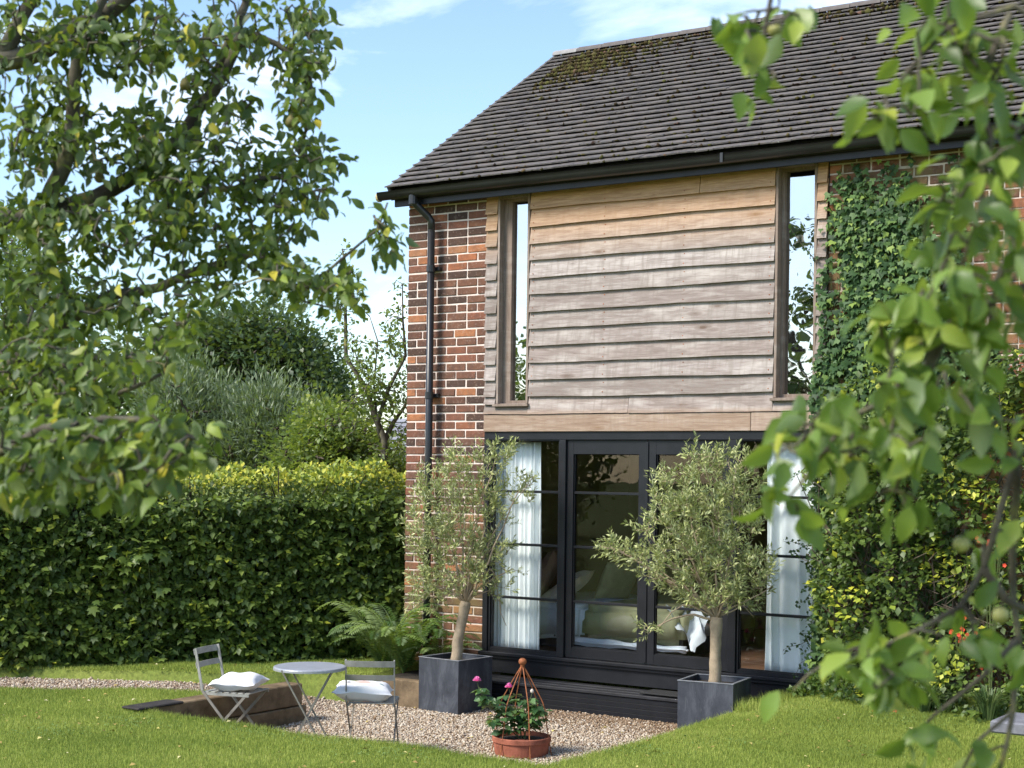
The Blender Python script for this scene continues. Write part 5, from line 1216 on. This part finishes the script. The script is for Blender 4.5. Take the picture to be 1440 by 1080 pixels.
# ------------------------------------------------------------------ pear tree hanging in from the left
pt_base = at(-330, 900, 4.9); pt_base[2] = .15
pear = empty('pear_tree', tuple(pt_base), label='pear tree whose leafy branches hang in from the upper left', cat='tree')
def pl(l, D): return [at(x, y, D + dz) for x, y, dz in l]
fork = at(-330, 420, 4.9)
pear_limbs = [([pt_base, (pt_base + fork) / 2 + [.04, 0, 0], fork] + pl([(-350, 250, .1), (-300, 60, .2), (-320, -120, .3)], 4.9), .11, .025),
    ([fork] + pl([(-420, 330, .3), (-560, 200, .5), (-640, 60, .6)], 4.9), .05, .015), (pl([(-300, 60, .2), (-200, -40, .2), (-60, -120, .3)], 4.9), .03, .01),
    ([fork] + pl([(-120, 330, 0), (60, 300, .1), (200, 240, .2), (300, 130, .3), (340, 30, .3), (330, -60, .3)], 4.9), .045, .012),
    (pl([(300, 130, .3), (330, 45, .3), (390, 62, .3), (435, 110, .3), (440, 160, .3), (420, 215, .3)], 4.9), .016, .005),
    ([fork] + pl([(-150, 540, -.2), (0, 520, -.1), (120, 430, 0), (230, 400, .1), (320, 370, .1), (380, 345, .1)], 4.9), .036, .010),
    (pl([(230, 400, .1), (330, 362, .1), (370, 388, .1), (410, 405, 0), (455, 385, 0), (500, 350, 0), (530, 320, 0), (545, 285, 0)], 4.9), .010, .003),
    (pl([(410, 405, 0), (430, 425, 0), (470, 432, 0), (490, 425, 0)], 4.9), .005, .002),
    ([fork] + pl([(-200, 150, 0), (0, 90, 0), (150, 20, .1), (260, -70, .1)], 4.9), .06, .02),
    (pl([(0, 90, 0), (30, 20, .0), (100, -70, 0)], 4.9), .03, .01), (pl([(60, 300, .1), (100, 200, 0), (110, 80, 0), (170, -60, 0)], 4.9), .03, .012),
    (pl([(200, 240, .2), (260, 280, .2), (330, 260, .2), (400, 250, .2), (450, 300, .2)], 4.9), .016, .004),
    ([fork] + pl([(-250, 520, -.7), (-60, 640, -1.1), (80, 600, -1.3), (190, 590, -1.35), (270, 615, -1.4)], 4.9), .04, .006),
    (pl([(80, 600, -1.3), (130, 640, -1.35), (170, 680, -1.4)], 4.9), .01, .003), (pl([(0, 520, -.1), (60, 570, -.3), (150, 560, -.4), (240, 520, -.4)], 4.9), .02, .005)]
pe = [(-120, 120, 110, 110, 26, 4.9), (-300, 120, 110, 140, 22, 5.1), (-480, 180, 130, 120, 22, 5.3), (-300, -80, 200, 80, 22, 5.1), (-140, 330, 110, 90, 20, 4.9), (-150, 500, 100, 70, 16, 4.6), (-620, 90, 90, 100, 18, 5.4), (60, 60, 100, 90, 75, 4.9), (180, 40, 90, 80, 60, 4.9), (290, 50, 80, 70, 46, 5.1), (400, 50, 60, 65, 34, 5.2), (440, 60, 38, 50, 16, 5.2), (430, 140, 38, 40, 16, 5.2),
      (60, 190, 90, 70, 50, 4.9), (180, 200, 80, 60, 48, 5.0), (310, 170, 90, 60, 38, 5.1), (255, 250, 80, 60, 44, 5.0), (350, 255, 60, 55, 30, 5.1), (425, 215, 42, 45, 20, 5.2), (455, 255, 34, 50, 16, 5.1), (400, 300, 40, 35, 16, 5.1),
      (50, 320, 90, 60, 55, 4.9), (170, 320, 80, 50, 44, 4.9), (280, 335, 70, 45, 34, 5.0), (360, 345, 50, 28, 20, 5.0), (60, 430, 100, 60, 66, 4.8), (180, 420, 80, 40, 30, 4.9), (280, 400, 60, 28, 16, 4.9),
      (400, 385, 42, 24, 18, 4.9), (455, 410, 40, 28, 18, 4.9), (490, 400, 22, 24, 8, 4.9), (530, 330, 22, 30, 6, 4.9), (552, 335, 10, 16, 3, 4.9), (525, 350, 10, 10, 2, 4.9),
      (40, 530, 80, 60, 54, 4.5), (130, 520, 70, 50, 36, 4.4), (210, 500, 50, 36, 16, 4.5), (255, 470, 30, 26, 8, 4.6), (60, 620, 100, 50, 36, 3.6), (170, 620, 90, 42, 30, 3.5), (250, 625, 40, 30, 10, 3.5), (200, 660, 60, 36, 16, 3.5), (90, 665, 80, 32, 15, 3.6), (165, 700, 24, 22, 5, 3.5), (20, 660, 40, 40, 9, 3.6)]
T = np.concatenate([pxell(a, b, c, d, D, n, .30) for a, b, c, d, n, D in pe])
mb = MB(); lp, ld, nodes = grow(mb, pear_limbs, T, .0030, .07, .10, 5, .25, 9)
mb.build('limbs', M['lichen'], pear, smooth=True)
k = np.repeat(np.arange(len(lp)), 4); k = k[rng.random(len(k)) < .88]; n = len(k)
q = lp[k] + rng.normal(size=(n, 3)) * .027; d = ld[k] * .35 + rand_unit(n) * .75 + np.array([0, 0, -.62]); nm = rand_unit(n) * .9 + np.array([0, 0, .65]); sz = rng.uniform(.030, .058, n)
depth = (q - CAM) @ F_; order = np.argsort(depth + rng.random(n) * .8 + 50 * ~frame_mask(q, 20, 20)); near, farr = order[:300], order[300:]
leafobjs('leaf', T_pear(), q[near], d[near], nm[near], sz[near], G['pear_o'], pear, 4)
leafmesh('leaves', T_pear(), q[farr], d[farr], nm[farr], sz[farr], G['pear'], pear, kind='stuff')
def fruit(par, name, px_, py_, D, r, col_mat, pearish=True, **kw):
    c = at(px_, py_, D); pr = [(.001, -r * 1.0), (r * .55, -r * .86), (r * .95, -r * .35), (r, 0), (r * .88, r * .45), (r * .55, r * (.95 if pearish else .8)), (r * .3, r * (1.35 if pearish else .9)), (.001, r * (1.45 if pearish else .82))]
    f = MB().lathe(pr, c, 16).build(name, col_mat, par, smooth=True); MB().tube([c + [0, 0, r * (1.3 if pearish else .8)], c + [.003, 0, r * 1.9], c + [.01, 0, r * 2.6]], .0013, 5).build('stalk', M['bark'], f); return f
M['pearfruit'] = m_plain('russet_pear', (.20, .17, .06), .6, 0, .35, 60, .3, .3); M['applefruit'] = m_plain('blushed_apple', (.28, .27, .09), .5, 0, .4, 25, .1, .3)
for a, b in ((409, 172), (554, 358), (395, 402), (140, 250), (260, 120)): fruit(pear, 'pear', a, b, 5.0, .017, M['pearfruit'])

# ------------------------------------------------------------------ apple tree close to the camera on the right
ap_base = at(1800, 1000, 2.9); ap_base[2] = .2
apple = empty('apple_tree', tuple(ap_base), label='apple tree with large soft leaves reaching in close on the right', cat='tree')
af = at(1800, 420, 2.9)
apple_limbs = [([ap_base, (ap_base + af) / 2 + [.03, 0, 0], af] + pl([(1790, 250, .1), (1840, 60, .2), (1820, -140, .2)], 2.9), .085, .015),
    ([af] + pl([(1900, 330, .2), (2040, 200, .3), (2150, 40, .4)], 2.9), .03, .008),
    ([af] + pl([(1640, 200, -.4), (1520, 60, -.6), (1420, 20, -.6), (1330, 40, -.6), (1280, 90, -.6), (1235, 150, -.6)], 2.9), .022, .002),
    (pl([(1420, 20, -.6), (1380, 90, -.6), (1390, 200, -.6), (1370, 300, -.6), (1350, 380, -.6)], 2.9), .006, .003), (pl([(1520, 60, -.6), (1360, -60, -.5), (1180, -60, -.4), (1090, -25, -.4), (1075, 40, -.4), (1072, 90, -.4)], 2.9), .012, .003),
    ([af] + pl([(1620, 420, -.4), (1500, 400, -.5), (1400, 420, -.5), (1330, 470, -.5), (1270, 540, -.5), (1190, 590, -.5), (1120, 600, -.5), (1080, 610, -.5)], 2.9), .022, .002),
    (pl([(1440, 320, -.4), (1395, 430, -.4), (1385, 520, -.4)], 2.9), .008, .004),
    (pl([(1330, 470, -.5), (1290, 540, -.5), (1280, 620, -.5), (1260, 690, -.5)], 2.9), .006, .003), (pl([(1190, 590, -.5), (1150, 640, -.5), (1110, 700, -.5)], 2.9), .004, .002),
    ([af] + pl([(1700, 560, -.3), (1540, 640, -.4), (1430, 640, -.4), (1405, 720, -.4), (1385, 800, -.4), (1350, 850, -.4), (1300, 880, -.4), (1250, 905, -.4)], 2.9), .018, .003),
    (pl([(1430, 640, -.4), (1420, 780, -.3), (1430, 900, -.3), (1425, 1000, -.3), (1400, 1100, -.3)], 2.9), .007, .004), (pl([(1385, 800, -.4), (1420, 850, -.4), (1470, 870, -.4)], 2.9), .009, .005), (pl([(1430, 900, -.3), (1380, 950, -.3), (1320, 1010, -.3), (1280, 1040, -.3)], 2.9), .005, .002), (pl([(1425, 1000, -.3), (1370, 1040, -.3), (1350, 1090, -.3)], 2.9), .004, .002)]
ae = [(1560, 100, 90, 120, 34, 2.5), (1700, 60, 120, 150, 40, 2.8), (1840, 40, 130, 160, 44, 3.0), (2060, 120, 140, 140, 40, 3.2), (1600, 330, 90, 80, 24, 2.6), (1720, 380, 90, 80, 16, 2.8), (1560, 620, 80, 70, 18, 2.5), (1980, 330, 110, 90, 26, 3.1), (1060, 60, 26, 34, 5, 2.5), (1075, 110, 24, 26, 4, 2.5), (1030, 25, 22, 16, 2, 2.5), (1100, 15, 26, 18, 3, 2.5), (1340, 40, 60, 40, 12, 2.3), (1400, 80, 50, 60, 15, 2.3), (1300, 130, 60, 38, 10, 2.3), (1235, 155, 26, 22, 4, 2.3), (1400, 190, 45, 50, 14, 2.3), (1360, 270, 50, 50, 12, 2.3), (1410, 330, 40, 60, 14, 2.3), (1330, 350, 45, 35, 8, 2.3),
      (1320, 420, 60, 45, 16, 2.4), (1390, 430, 50, 50, 15, 2.4), (1270, 470, 50, 35, 9, 2.4), (1250, 540, 60, 40, 13, 2.4), (1330, 530, 60, 50, 13, 2.4), (1170, 590, 60, 34, 10, 2.4), (1110, 620, 40, 34, 7, 2.4), (1090, 640, 18, 20, 2, 2.4), (1220, 620, 60, 40, 11, 2.4), (1290, 620, 50, 46, 9, 2.4), (1260, 690, 36, 36, 5, 2.4), (1105, 705, 20, 26, 3, 2.4), (1400, 600, 40, 50, 6, 2.4),
      (1220, 915, 40, 26, 8, 2.5), (1260, 930, 46, 30, 8, 2.5), (1310, 900, 34, 26, 6, 2.5), (1250, 965, 30, 20, 4, 2.5), (1360, 860, 40, 40, 5, 2.5), (1400, 780, 30, 50, 4, 2.5), (1430, 920, 20, 30, 3, 2.6), (1280, 1045, 40, 22, 5, 2.6), (1380, 1040, 40, 30, 4, 2.6), (1120, 965, 14, 8, 1, 2.5)]
T = np.concatenate([pxell(a, b, c, d, D, n, .16) for a, b, c, d, n, D in ae])
mb = MB(); lp, ld, nodes = grow(mb, apple_limbs, T, .0022, .05, .10, 5, .2, 9); mb.build('limbs', M['lichen'], apple, smooth=True)
lp = lp[1::2]; ld = ld[1::2]; k = np.repeat(np.arange(len(lp)), 3); k = k[rng.random(len(k)) < .76]; n = len(k)
q = lp[k] + rng.normal(size=(n, 3)) * .014; d = ld[k] * .4 + rand_unit(n) * .75 + np.array([0, 0, -.5]); nm = rand_unit(n) * .8 - F_ * .35 + np.array([0, 0, .6]); sz = rng.uniform(.040, .068, n)
order = np.argsort((q - CAM) @ F_ + rng.random(n) * .3 + 50 * ~frame_mask(q, 20, 20)); near, farr = order[:300], order[300:]
def T_apple():
    V, F = T_pear(); V = V.copy(); V[:, 0] *= 1.12; return V, F
leafobjs('leaf', T_apple(), q[near], d[near], nm[near], sz[near], G['apple_o'], apple, 4)
if len(farr): leafmesh('leaves', T_apple(), q[farr], d[farr], nm[farr], sz[farr], G['apple'], apple, kind='stuff')
for a, b, D in ((1090, 42, 2.5), (1352, 765, 2.4), (1407, 865, 2.4)): fruit(apple, 'apple', a, b, D, .012 if b < 100 else .013, M['applefruit'], False)
